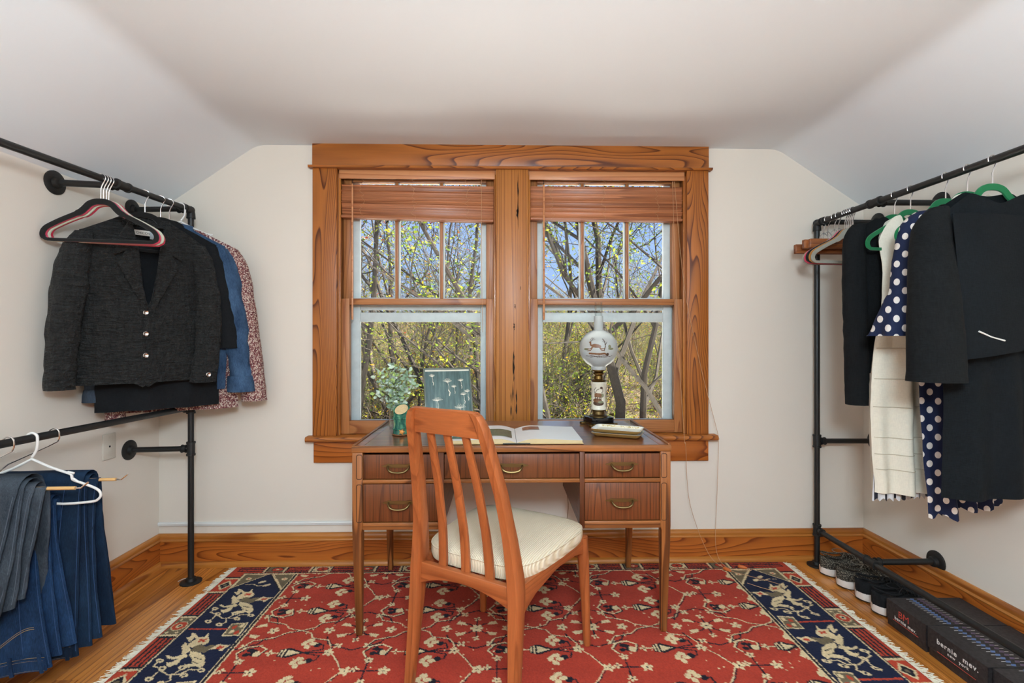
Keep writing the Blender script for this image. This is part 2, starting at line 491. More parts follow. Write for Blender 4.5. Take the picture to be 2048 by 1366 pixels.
def window(name, x0, x1, label):
    r = thing(name, label, None); r['kind'] = 'structure'
    zm0, zm1 = 1.356, 1.388          # meeting rail
    zb = .675
    # stops beside the sashes
    for a, b in ((x0, x0 + .012), (x1 - .012, x1)):
        MB().box((a, YB + .002, .672), (b, YB + .016, 2.041)).build('window_stop', M['mould_z'], r, bevel=.003)
    # lower sash
    ya, yb = YB + .018, YB + .053
    sl = thing('lower_sash', None, None); sl.parent = r
    s0, s1 = x0 + .010, x1 - .010; st = .043
    MB().box((s0, ya, zb), (s0 + st, yb, zm1)).build('stile', M['sash_z'], sl, bevel=.002)
    MB().box((s1 - st, ya, zb), (s1, yb, zm1)).build('stile', M['sash_z'], sl, bevel=.002)
    MB().box((s0 + st, ya, zb), (s1 - st, yb, zb + .068)).build('bottom_rail', M['sash_x'], sl, bevel=.002)
    MB().box((s0 + st, ya, zm0), (s1 - st, yb, zm1)).build('meeting_rail', M['sash_x'], sl, bevel=.002)
    MB().box((s0 + st - .005, ya + .017, zb + .063), (s1 - st + .005, ya + .020, zm0 + .005)).build('pane', M['pane'], sl)
    # upper sash, three lites
    ya, yb = YB + .056, YB + .090
    us = thing('upper_sash', None, None); us.parent = r
    zt = 2.040
    MB().box((s0, ya, zm0), (s0 + st, yb, zt)).build('stile', M['sash_z'], us, bevel=.002)
    MB().box((s1 - st, ya, zm0), (s1, yb, zt)).build('stile', M['sash_z'], us, bevel=.002)
    MB().box((s0 + st, ya, zt - .026), (s1 - st, yb, zt)).build('top_rail', M['sash_x'], us, bevel=.002)
    MB().box((s0 + st, ya, zm0 + .002), (s1 - st, yb, zm0 + .030)).build('lower_rail', M['sash_x'], us, bevel=.002)
    g0, g1 = s0 + st, s1 - st
    for k in range(3):
        a = lerp(g0, g1, k / 3); b = lerp(g0, g1, (k + 1) / 3)
        MB().box((a, ya + .016, zm0 + .03), (b, ya + .019, zt - .026)).build('pane', M['pane'], us)
        if k: 
            mu = MB().box((a - .008, ya + .002, zm0 + .03), (a + .008, ya + .016, zt - .026))
            mu.build('muntin', M['sash_z'], us, bevel=.002)
            MB().box((a - .015, ya + .019, zm0 + .03), (a + .015, ya + .036, zt - .026)).build('muntin_back', M['white_paint'], us)
    # white storm frame outside
    sf = thing('storm_frame', None, None); sf.parent = r
    ya, yb = YB + .098, YB + .122
    t0, t1 = x0 + .004, x1 - .004
    MB().box((t0, ya, .668), (t0 + .082, yb, 2.05)).build('storm_stile', M['chip_white'], sf, bevel=.003)
    MB().box((t1 - .082, ya, .668), (t1, yb, 2.05)).build('storm_stile', M['chip_white'], sf, bevel=.003)
    MB().box((t0 + .082, ya, .668), (t1 - .082, yb, .735)).build('storm_rail', M['chip_white'], sf, bevel=.003)
    MB().box((t0 + .082, ya, 1.268), (t1 - .082, yb, 1.318)).build('storm_rail', M['chip_white'], sf, bevel=.003)
    MB().box((t0 + .082, ya + .008, 1.332), (t1 - .082, yb - .004, 1.40)).build('storm_rail', M['chip_white'], sf, bevel=.003)
    MB().box((t0 + .082, ya, 2.022), (t1 - .082, yb, 2.05)).build('storm_rail', M['chip_white'], sf, bevel=.003)
    MB().box((t0 + .084, ya + .010, .735), (t1 - .084, ya + .012, 1.268)).build('storm_pane', M['pane'], sf)
    return r
window('window_1', *W1, 'pine double-hung window behind the potted plant and dandelion print')
window('window_2', *W2, 'pine double-hung window behind the oil lamp')

# ---------------------------------------------------------------- wooden blinds
M['cord'] = plain('blind_cord', srgb(196, 150, 110), .9)
M['tassel'] = plain('orange_wood_tassel', srgb(206, 104, 44), .5)
M['valance'] = wood('blind_valance_wood', srgb(216, 148, 98), srgb(184, 112, 66), 'x', 4, 12, .4, .4, .12, .04)
M['tinmetal'] = plain('blind_bracket_metal', srgb(60, 55, 48), .4, .8)
def blind(x0, x1, dl, dr, label, wand_x, seed):
    rr = random.Random(seed)
    r = thing('wooden_blind', label, 'blind', (x0, YB, 0), group='window blinds')
    w_ = x1 - x0
    MB().box((.001, -.002, 2.014), (w_ - .001, .008, 2.058)).build('valance', M['valance'], r, bevel=.003)
    MB().box((.006, .009, 2.026), (w_ - .006, .050, 2.057)).build('head_rail', M['tinmetal'], r, bevel=.002)
    zt, zb = 1.964, 1.812
    ns = 12
    for i in range(ns):
        t = i / (ns - 1); z = lerp(zt, zb + .012, t)
        a = R(50 + rr.uniform(-18, 16))
        m = Matrix.Rotation(-a, 3, 'X')
        o = MB().obox((0, 0, 0), (w_ - .018, .050, .0030)).build('slat', M['slat'], r, bevel=.0012, seg=1)
        o.location = (w_ / 2, .026 + rr.uniform(-.002, .002), z)
        o.rotation_euler = (-a, math.atan2(dl - dr, w_) * (.3 + .7 * t) + rr.uniform(-.002, .002), 0)
    br = MB().obox((0, 0, 0), (w_ - .018, .045, .014)).build('bottom_rail', M['slat'], r, bevel=.003)
    br.location = (w_ / 2, .026, zb - (dl + dr) / 2); br.rotation_euler = (0, math.atan2(dl - dr, w_), 0)
    # ladder cords: short loops bunched in front of the slats
    for fx in (.15, .48, .82):
        pts = []
        z = 2.016; x = fx * w_
        while z > 1.80:
            pts.append((x + rr.uniform(-.014, .014), -.004 + rr.uniform(-.003, .002), z)); z -= .011
        MB().tube(pts, .0008, 4).build('ladder_cord', M['cord'], r)
    # tilt wand
    wx = wand_x - x0
    MB().tube([(wx, .0, 2.010), (wx, -.004, 1.995), (wx, -.006, 1.98)], .0018, 6).build('wand_hook', M['tinmetal'], r)
    MB().tube([(wx, -.006, 1.985), (wx, -.006, 1.285), (wx, -.006, 1.275)], [.0045, .0055, .004], 8).build('tilt_wand', M['valance'], r)
    return r
b1 = blind(W1[0] + .004, W1[1] - .004, .014, -.008, 'half-raised wooden blind hanging lower at one end, above the potted plant', -.778, 5)
b2 = blind(W2[0] + .004, W2[1] - .004, .004, .000, 'half-raised wooden blind with long trailing pull cords, above the oil lamp', .223, 9)
# pull cords (local to the blind roots)
def cordpath(root, pts, nm='pull_cord', r_=.0012):
    o = MB().tube([(p[0] - root.location.x, p[1] - root.location.y, p[2]) for p in pts], r_, 5).build(nm, M['cord'], root, smooth=True); return o
cordpath(b1, [(-.105, 2.57, 2.01), (-.104, 2.568, 1.7), (-.102, 2.567, 1.4), (-.098, 2.567, 1.21)])
def bez(pts, n=10):
    out = []
    P = [Vector(p) for p in pts]
    for i in range(len(P) - 1):
        p0 = P[max(i - 1, 0)]; p1 = P[i]; p2 = P[i + 1]; p3 = P[min(i + 2, len(P) - 1)]
        for k in range(n):
            t = k / n
            out.append(0.5 * ((2*p1) + (-p0 + p2)*t + (2*p0 - 5*p1 + 4*p2 - p3)*t*t + (-p0 + 3*p1 - 3*p2 + p3)*t**3))
    out.append(P[-1]); return out
ZR = .0125
cordpath(b2, bez([(.905, 2.575, 2.01), (.912, 2.56, 1.6), (.930, 2.552, 1.1), (.945, 2.515, .672), (.952, 2.513, .62), (.975, 2.52, .33), (1.06, 2.50, .08), (1.13, 2.455, ZR + .003), (1.20, 2.39, ZR), (1.28, 2.33, ZR), (1.32, 2.28, ZR), (1.25, 2.245, ZR), (1.17, 2.31, ZR)]))
cordpath(b2, bez([(.915, 2.575, 2.01), (.96, 2.553, 1.45), (1.04, 2.53, 1.02), (1.118, 2.513, .69), (1.122, 2.510, .63), (1.118, 2.52, .35), (1.108, 2.51, .10), (1.14, 2.47, ZR + .004), (1.22, 2.43, ZR), (1.26, 2.44, ZR)]))
for p, a in (((1.135, 2.44, .016), 2.2), ((1.225, 2.465, .016), 2.6)):
    MB().lathe([(.002, -.022), (.005, -.018), (.009, .004), (.0085, .016), (.004, .022), (.001, .023)], 12, axis='x').build('cord_tassel', M['tassel'], b2, smooth=True, loc=(p[0] - b2.location.x, p[1] - b2.location.y, p[2]), rot=(0, 0, a))

# ---------------------------------------------------------------- small wall fittings
rw = MB()
rw.prism([(YB - .010, .207), (YB, .207), (YB, .225), (YB - .009, .225), (YB - .012, .218)], XL + .001, -.30, 'x')
tag(rw.build('cable_raceway', M['white_paint']), 'slim white cable raceway running above the back baseboard', 'raceway')
pl = thing('wall_plate', 'white wall plate with a small centre hole beside a black flange', 'wall plate', (XL + .0005, 2.252, .690), (0, 0, 0))
MB().box((0, -.036, -.0575), (.006, .036, .0575)).build('plate', M['plate_white'], pl, bevel=.002)
hole = plain('plate_hole_black', srgb(14, 14, 14), .6)
MB().lathe([(.0045, .0), (.0045, .0012), (.001, .0014)], 14, axis='x').build('jack_hole', hole, pl, loc=(.006, 0, 0))
for s_ in (-1, 1):
    MB().lathe([(.003, .0), (.003, .0008), (.001, .0013)], 10, axis='x').build('screw', M['plate_white'], pl, smooth=True, loc=(.006, 0, s_ * .042))

# ---------------------------------------------------------------- unseen lamps added behind the camera to light the room
gm = MT('fill_globe_glass', (1, 1, 1, 1), .4); gm.b.inputs['Emission Color'].default_value = (1, .97, .94, 1); gm.b.inputs['Emission Strength'].default_value = 1.5
for lx_, lab in ((.12, 'added frosted globe ceiling lamp, unseen behind the camera'),):
    cl = thing('added_ceiling_lamp', lab, 'lamp', (lx_, -.28, ZC))  # added out of view as fill light for walls and ceiling
    MB().lathe([(.07, 0), (.07, -.012), (.05, -.03), (.045, -.05)], 24).build('canopy', M['white_paint'], cl, smooth=True)
    MB().lathe([(.045, -.045), (.10, -.08), (.14, -.14), (.145, -.19), (.12, -.25), (.06, -.29), (.004, -.295)], 24).build('glass_globe', gm.m, cl, smooth=True)
    d = bpy.data.lights.new('fill_bulb', 'POINT'); d.energy = 92; d.shadow_soft_size = .17; d.color = (.70, .87, 1.0)
    o = bpy.data.objects.new('fill_bulb', d); COL.objects.link(o); o.parent = cl; o.location = (0, 0, -.48)
fu = thing('added_floor_uplight', 'added black uplight floor lamp, unseen behind the camera', 'lamp', (-.35, -.95, 0))  # added out of view to wash the ceiling with soft light
MB().lathe([(.15, .0), (.15, .012), (.03, .03), (.014, .05)], 28).build('base', M['iron'], fu, smooth=True)
MB().cyl((0, 0, .04), (0, 0, 1.17), .012, 14).build('pole', M['iron'], fu, smooth=True)
MB().lathe([(.012, 1.16), (.06, 1.17), (.14, 1.21), (.19, 1.25), (.187, 1.25), (.135, 1.217), (.06, 1.178), (.01, 1.172)], 32).build('bowl', M['iron'], fu, smooth=True)
d = bpy.data.lights.new('uplight', 'AREA'); d.shape = 'DISK'; d.size = .30; d.energy = 24; d.color = (.70, .87, 1.0)
o = bpy.data.objects.new('uplight', d); COL.objects.link(o); o.parent = fu; o.location = (0, 0, 1.235); o.rotation_euler = (PI, 0, 0)

# ================================================================== outside the window: wooded hillside
def ground_z(x, y):
    z = interp(y, [3, 9, 16, 26, 40, 60, 90], [-3.0, -2.7, -1.6, 0.1, 1.9, 3.6, 5.2])
    return z + 0.35 * fbm(x * .12, y * .12, 3.1) + .05 * x * smoothstep(10, 40, y) * .25
gm_ = MT('hillside_leaf_litter', rough=.95, spec=.1)
v = gm_.coord()
n1 = gm_.noise(v, .35, 4, .6); n2 = gm_.noise(v, 6.0, 4, .7); n3 = gm_.noise(v, 40.0, 2, .6)
litter = gm_.ramp(n2, [(.32, srgb(60, 50, 39)), (.5, srgb(96, 82, 64)), (.62, srgb(118, 104, 82)), (.75, srgb(76, 64, 49))])
green = gm_.ramp(n3, [(.35, srgb(68, 78, 34)), (.6, srgb(104, 110, 54))])
gm_.color(gm_.mix(gm_.ramp(n1, [(.52, (0, 0, 0, 1)), (.66, (1, 1, 1, 1))]), litter, green))
gm_.bump(n2, .8, .1)
gnd = MB()
gnd.sheet(lambda a, b: (lerp(-70, 70, a), 3.2 + 90 * b ** 1.5, ground_z(lerp(-70, 70, a), 3.2 + 90 * b ** 1.5)), 70, 60)
struct(gnd.build('ground', gm_.m, smooth=True), 'brushy autumn hillside covered in leaf litter')

M['bark'] = plain('grey_bark', srgb(53, 45, 38), .9, bump=.5, bscale=18, var=.35)
M['bark_pale'] = plain('pale_bark', srgb(106, 94, 82), .9, bump=.4, bscale=18, var=.3)
def leafmat(name, cols):
    t = MT(name); t.nt.nodes.remove(t.b)
    g = t.n('ShaderNodeNewGeometry')
    st = [(i / max(1, len(cols)), c) for i, c in enumerate(cols)]
    c = t.ramp(g.outputs['Random Per Island'], st, 'CONSTANT')
    d_ = t.n('ShaderNodeBsdfDiffuse'); tl = t.n('ShaderNodeBsdfTranslucent'); mx_ = t.n('ShaderNodeMixShader'); mx_.inputs[0].default_value = .45
    t.l(c, d_.inputs[0]); t.l(c, tl.inputs[0]); t.l(d_.outputs[0], mx_.inputs[1]); t.l(tl.outputs[0], mx_.inputs[2]); t.l(mx_.outputs[0], t.out.inputs[0])
    return t.m
M['leaf_yellow'] = leafmat('yellow_green_leaves', [srgb(152, 154, 48), srgb(125, 138, 45), srgb(172, 160, 56), srgb(103, 120, 48), srgb(165, 128, 48)])
M['leaf_green'] = leafmat('green_autumn_leaves', [srgb(96, 117, 46), srgb(128, 141, 49), srgb(157, 159, 62), srgb(78, 99, 45)])
M['leaf_rust'] = leafmat('rust_autumn_leaves', [srgb(157, 83, 49), srgb(136, 103, 53), srgb(165, 120, 67), srgb(120, 122, 56), srgb(149, 67, 43)])

def grow(seed, height, r0, lean=(0, 0), levels=3, kids=(9, 6, 5), spread=1.0, leaves=5, leafsize=.05, start=.3, forks=None, wob=.10):
    rr = random.Random(seed)
    wd, lf = MB(), MB()
    def leaf(p):
        for _ in range(leaves):
            c = p + Vector((rr.gauss(0, .09), rr.gauss(0, .09), rr.gauss(0, .08)))
            a = Vector((rr.uniform(-1, 1), rr.uniform(-1, 1), rr.uniform(-.6, .6))).normalized()
            b = a.orthogonal().normalized() 
            b = (Matrix.Rotation(rr.uniform(0, 6.28), 3, a) @ b)
            s = leafsize * rr.uniform(.6, 1.25)
            lf.add([c - a * s * .6, c + b * s * .32, c + a * s * .7, c - b * s * .32], [(0, 1, 2, 3)])
    def limb(p, d, L, r, lev):
        n = (9, 6, 5, 4)[min(lev, 3)]
        pts = [p.copy()]; rad = [r]
        dd = d.normalized()
        for i in range(n):
            dd = (dd + Vector((rr.gauss(0, 1), rr.gauss(0, 1), rr.gauss(0, .6))) * wob * (1, 1.6, 2.2, 2.6)[min(lev, 3)] + Vector((0, 0, (.05, .06, .05, .02)[min(lev, 3)]))).normalized()
            pts.append(pts[-1] + dd * L / n); rad.append(max(.004, r * (1 - .78 * (i + 1) / n)))
        wd.tube(pts, rad, (7, 5, 4, 3)[min(lev, 3)], caps=False)
        if lev >= levels:
            for q in pts[1:]: 
                if rr.random() < .8: leaf(q)
            return
        k = kids[lev]
        for j in range(k):
            t = lerp(start if lev == 0 else .25, .98, (j + rr.random()) / k)
            i = min(n - 1, int(t * n)); f = t * n - i
            q = pts[i].lerp(pts[i + 1], f); rq = lerp(rad[i], rad[i + 1], f)
            ax = (pts[i + 1] - pts[i]).normalized()
            pe = Matrix.Rotation(rr.uniform(0, 6.28), 3, ax) @ ax.orthogonal().normalized()
            ang = rr.uniform(.45, 1.05) * spread
            cd = ax * math.cos(ang) + pe * math.sin(ang)
            limb(q, cd, L * rr.uniform(.34, .62) * (1.15 - .5 * t if lev == 0 else 1), rq * rr.uniform(.45, .7), lev + 1)
    if forks:
        for (dx, dy, hh, rr0) in forks: limb(Vector((0, 0, -.3)), Vector((dx, dy, 1)), hh, rr0, 0)
    else:
        limb(Vector((0, 0, -.3)), Vector((lean[0], lean[1], 1)), height, r0, 0)
    return wd, lf

def tree(name, label, u, y, meshes, group=None, rz=0.0, s=1.0, cat='tree'):
    """u: bearing of the trunk seen from the room, given as a picture column; stands on the hillside at distance y"""
    x = (u - 1003) / 980 * y
    r = thing(name, label, cat, (x, y, ground_z(x, y)), (0, 0, rz), group)
    r.scale = (s, s, s)
    mk('trunk', meshes[0], r); mk('foliage', meshes[1], r)
    return r
def tmesh(bark, leaf, *a, **k):
    wd, lf = grow(*a, **k)
    return wd.mesh('tree_wood', M[bark], smooth=True), lf.mesh('tree_leaves', M[leaf])

tree('deciduous_tree', 'dark forked tree with yellow-green leaves, behind the potted plant', 822, 11.5,
     tmesh('bark', 'leaf_yellow', 11, 8, .10, forks=[(.02, 0, 8.2, .085), (-.16, .05, 7.4, .06), (.20, -.04, 7.0, .05)], leaves=2, leafsize=.055, start=.22))
tree('deciduous_tree', 'slender pale-barked tree with sparse yellow leaves, left pane of the upper sash', 775, 14,
     tmesh('bark_pale', 'leaf_yellow', 12, 10, .085, lean=(-.02, 0), leaves=3, leafsize=.055))
tree('deciduous_tree', 'leaning tree with one limb crossing the sky near the mullion', 980, 10,
     tmesh('bark', 'leaf_rust', 13, 9, .09, forks=[(-.42, .1, 8.5, .085), (.05, 0, 9, .07)], leaves=2, leafsize=.05, start=.3))
tree('deciduous_tree', 'tree at the outer edge of the potted plant window, limb reaching in', 672, 8.5,
     tmesh('bark', 'leaf_green', 14, 8, .09, lean=(.12, .05), leaves=3, leafsize=.045, start=.25))
tree('deciduous_tree', 'stout dark tree splitting into two trunks, right of the oil lamp globe', 1252, 9.0,
     tmesh('bark', 'leaf_green', 15, 9, .13, forks=[(-.05, 0, 9, .125), (.30, .03, 8, .085)], leaves=4, leafsize=.05, start=.35))
tree('deciduous_tree', 'straight dark trunk just behind the oil lamp', 1216, 12.0,
     tmesh('bark', 'leaf_yellow', 16, 11, .13, lean=(.0, 0), leaves=3, leafsize=.055, start=.3))
tree('deciduous_tree', 'tree beyond the window edge with a thick bough sweeping over the oil lamp', 1395, 7.2,
     tmesh('bark', 'leaf_green', 17, 8, .11, forks=[(-.62, .05, 7.5, .10), (-.10, 0, 8, .10)], leaves=4, leafsize=.045, start=.3))
tree('deciduous_tree', 'leafy yellow-green tree beside the mullion in the oil lamp window', 1105, 13,
     tmesh('bark', 'leaf_green', 18, 9, .08, lean=(.06, 0), leaves=3, leafsize=.055, start=.2))
sap = [tmesh('bark', 'leaf_yellow', 31, 8, .036, leaves=2, leafsize=.07, start=.15, kids=(10, 5, 4)),
       tmesh('bark_pale', 'leaf_green', 32, 8, .034, leaves=1, leafsize=.07, start=.15, kids=(10, 5, 4), spread=.8),
       tmesh('bark', 'leaf_rust', 33, 7, .034, leaves=2, leafsize=.06, start=.12, kids=(9, 5, 4), spread=.8)]
rs = random.Random(77)
for i in range(96):
    y = 11 + 30 * (i / 96) ** 1.1 + rs.uniform(-1, 1); u = rs.choice((rs.uniform(640, 1020), rs.uniform(1040, 1420)))
    tree('sapling_tree', 'thin half-bare sapling standing farther up the wooded hillside', u, y, sap[i % 3], 'saplings on the hillside', rs.uniform(0, 6.28), rs.uniform(.32, .62), 'sapling')
shr = [tmesh('bark_pale', 'leaf_yellow', 41, 2.2, .018, forks=[(rs.uniform(-.7, .7), rs.uniform(-.6, .6), rs.uniform(1.6, 2.8), .016) for _ in range(9)], levels=2, kids=(7, 5), leaves=1, leafsize=.06, start=.1, wob=.14),
       tmesh('bark', 'leaf_green', 42, 2.2, .018, forks=[(rs.uniform(-.7, .7), rs.uniform(-.6, .6), rs.uniform(1.6, 2.8), .016) for _ in range(9)], levels=2, kids=(7, 5), leaves=1, leafsize=.05, start=.1, wob=.14)]
for i in range(110):
    y = rs.uniform(10, 36); u = rs.uniform(620, 1430)
    tree('brush_shrub', 'twiggy brush shrub with a few small leaves on the hillside', u, y, shr[i % 2], 'brush on the hillside', rs.uniform(0, 6.28), rs.uniform(.7, 1.3), 'shrub')

# white roof added unseen below the sill to bounce sunlight onto the ceiling
prf = MB(); prf.hexa([(-4.2, 2.76, -.02), (4.4, 2.76, -.02), (4.4, 7.2, -.62), (-4.2, 7.2, -.62), (-4.2, 2.76, .0), (4.4, 2.76, .0), (4.4, 7.2, -.60), (-4.2, 7.2, -.60)])
for k in range(22): 
    x = -4.1 + k * .4; prf.hexa([(x, 2.76, .0), (x + .02, 2.76, .0), (x + .02, 7.2, -.60), (x, 7.2, -.60), (x, 2.76, .03), (x + .02, 2.76, .03), (x + .02, 7.2, -.57), (x, 7.2, -.57)])
struct(prf.build('bounce_roof', plain('bounce_roof_white', srgb(236, 238, 238), .5)), 'added white standing-seam roof below the window, bouncing sun onto the ceiling')

# ================================================================== the rug (pattern knotted cell by cell)
RX0, RX1, RY0, RY1 = -1.356, 1.475, 0.70, 2.540
CELL = .0036
RWd, RLg = RX1 - RX0, RY1 - RY0
NX, NY = int(RWd / CELL), int(RLg / CELL)
RED = np.array(srgb(172, 58, 40)[:3]); CREAM = np.array(srgb(220, 196, 152)[:3]); DARK = np.array(srgb(26, 24, 34)[:3])
NAVY = np.array(srgb(18, 26, 54)[:3]); OLIVE = np.array(srgb(112, 98, 74)[:3]); BRICK = np.array(srgb(188, 66, 40)[:3])
img = np.zeros((NY + 1, NX + 1, 3)); img[:] = RED
GX, GT = np.meshgrid(np.linspace(0, RWd, NX + 1), np.linspace(0, RLg, NY + 1))   # GT: metres from the far edge
rgn = np.random.default_rng(5)
WOBX = rgn.normal(0, .0011, GX.shape); WOBT = rgn.normal(0, .0011, GX.shape)
def win(x0, x1, t0, t1):
    i0 = max(0, int(t0 / RLg * NY) - 2); i1 = min(NY + 1, int(t1 / RLg * NY) + 3)
    j0 = max(0, int(x0 / RWd * NX) - 2); j1 = min(NX + 1, int(x1 / RWd * NX) + 3)
    if i1 <= i0 or j1 <= j0: return None
    return (slice(i0, i1), slice(j0, j1))
def rect(x0, x1, t0, t1, c, jag=True):
    s = win(x0, x1, t0, t1)
    if s is None: return
    X = GX[s] + WOBX[s] * jag; T = GT[s] + WOBT[s] * jag
    img[s][(X >= x0) & (X <= x1) & (T >= t0) & (T <= t1)] = c
def ell(cx, ct, rx, rt, c, ang=0.0):
    m_ = max(rx, rt); s = win(cx - m_, cx + m_, ct - m_, ct + m_)
    if s is None: return
    X = GX[s] + WOBX[s] - cx; T = GT[s] + WOBT[s] - ct
    ca, sa = math.cos(ang), math.sin(ang)
    img[s][((X * ca + T * sa) / rx) ** 2 + ((-X * sa + T * ca) / rt) ** 2 <= 1] = c
def polyg(P, c):
    P = np.array(P); s = win(P[:, 0].min(), P[:, 0].max(), P[:, 1].min(), P[:, 1].max())
    if s is None: return
    X = GX[s] + WOBX[s]; T = GT[s] + WOBT[s]; ins = np.zeros(X.shape, bool)
    n = len(P)
    for i in range(n):
        x1, t1 = P[i]; x2, t2 = P[(i + 1) % n]
        if t1 == t2: continue
        cond = ((t1 > T) != (t2 > T)) & (X < (x2 - x1) * (T - t1) / (t2 - t1) + x1)
        ins ^= cond
    img[s][ins] = c
def pline(P, wd, c):
    for (x1, t1), (x2, t2) in zip(P[:-1], P[1:]):
        s = win(min(x1, x2) - wd, max(x1, x2) + wd, min(t1, t2) - wd, max(t1, t2) + wd)
        if s is None: continue
        X = GX[s] + WOBX[s] * .8; T = GT[s] + WOBT[s] * .8
        dx, dt = x2 - x1, t2 - t1; L2 = dx * dx + dt * dt + 1e-12
        k = np.clip(((X - x1) * dx + (T - t1) * dt) / L2, 0, 1)
        img[s][np.hypot(X - x1 - k * dx, T - t1 - k * dt) <= wd / 2] = c
def flower(x, t, r, petals=5, c=CREAM, mid=DARK, a0=0.0):
    r = r * .86
    for k in range(petals):
        a = a0 + 2 * PI * k / petals
        ell(x + math.cos(a) * r * .62, t + math.sin(a) * r * .62, r * .42, r * .30, c, a)
    ell(x, t, r * .3, r * .3, c); ell(x, t, r * .17, r * .17, mid)
def twoline(P, wd=.0046):
    pline([(x + .0045, t + .0035) for x, t in P], wd, DARK); pline(P, wd, CREAM)

PX_, PT_ = .467, .490
VX0, VT0 = .556, .210
FX0, FX1, FT0 = .352, RWd - .352, .086
def vase(x, t, s):
    twoline([(x - .165, t - .03 * s), (x - .185, t + .0), (x - .16, t + .035 * s), (x - .12, t + .045 * s), (x - .085, t + .025 * s), (x - .10, t - .015 * s)], .006)
    for q in ((-.145, -.008), (-.125, .012), (-.14, .018), (-.120, -.006)): ell(x + q[0], t + q[1] * s, .013, .011, DARK)
    ell(x - .108, t + .004, .013, .016, CREAM)
    flower(x - .062, t, .020, 4, a0=.0); pline([(x - .05, t), (x - .02, t)], .006, CREAM)
    polyg([(x - .028, t - .020), (x - .028, t + .020), (x + .006, t + .030), (x + .062, t + .003), (x + .062, t - .003), (x + .006, t - .030)], DARK)
    polyg([(x + .000, t - .020), (x + .000, t + .020), (x + .048, t)], CREAM)
    pline([(x - .010, t - .021), (x - .010, t + .021)], .006, CREAM); pline([(x - .022, t - .015), (x - .022, t + .015)], .005, CREAM)
    pline([(x + .055, t), (x + .145, t)], .0055, DARK)
    flower(x + .155, t, .024, 5)
    for q in (-1, 1):
        pline([(x + .06, t), (x + .10, t + .012 * q), (x + .128, t + .018 * q), (x + .122, t + .045 * q), (x + .10, t + .05 * q)], .006, DARK)
        ell(x + .098, t + .046 * q, .014, .014, DARK)
        for k in range(4): ell(x + .062 + .016 * math.cos(k * 1.6), t + .055 * q + .020 * math.sin(k * 1.6), .015, .011, CREAM, k)
def cross(x, t):
    pline([(x - .06, t), (x + .06, t)], .006, DARK); pline([(x, t - .05), (x, t + .05)], .006, DARK)
    for k, (a, b) in enumerate(((-.068, 0), (.068, 0), (0, -.058), (0, .058))): flower(x + a, t + b, .026 if k < 2 else .020, 5, a0=k)
    flower(x - .035, t - .01, .018, 4)
def bigcross(x, t):
    for q in (-1, 1):
        pline([(x - .115, t + .045 * q), (x - .10, t + .085 * q), (x - .05, t + .108 * q), (x + .0, t + .128 * q), (x + .05, t + .108 * q), (x + .10, t + .085 * q), (x + .118, t + .045 * q)], .0065, DARK)
        for a in (-.055, .055): flower(x + a, t + .100 * q, .021, 4, a0=.8)
        flower(x + .122 * q, t, .026, 5)
        for a in (-1, 1):
            pline([(x, t), (x + .03 * a, t + .03 * q), (x + .055 * a, t + .035 * q)], .006, DARK)
            polyg([(x + .04 * a, t + .022 * q), (x + .085 * a, t + .030 * q), (x + .075 * a, t + .05 * q), (x + .05 * a, t + .042 * q)], CREAM)
    for q in (-1, 1):
        pline([(x, t), (x, t + .06 * q)], .006, DARK); flower(x, t + .065 * q, .018, 4, a0=.5)
    flower(x, t, .030, 6)
def tile(x, t):
    tm = t + .105
    for s in (-1, 1):
        half = .245
        right = [(0, -half), (.045, -half + .018), (.062, -half + .05), (.13, -half + .065), (.155, -half + .11), (.150, -half + .125), (.20, -.06), (.235, 0)]
        twoline([(x + a, tm + b * s) for a, b in right])
        left = [(0, -half), (-.055, -half + .015), (-.085, -half + .045), (-.160, -half + .065), (-.185, -.105 - .03)]
        twoline([(x + a, tm + b * s) for a, b in left])
    vase(x, t, -1); vase(x, t + .210, 1)
    cross(x - .150, tm); bigcross(x + PX_ / 2, t + .35)
for i in range(-1, 6):
    for j in range(-1, 5): tile(VX0 + i * PX_, VT0 + j * PT_)
for _ in range(350):
    x, t = rgn.uniform(FX0, FX1), rgn.uniform(.3, RLg); ell(x, t, .0034, .0034, CREAM)

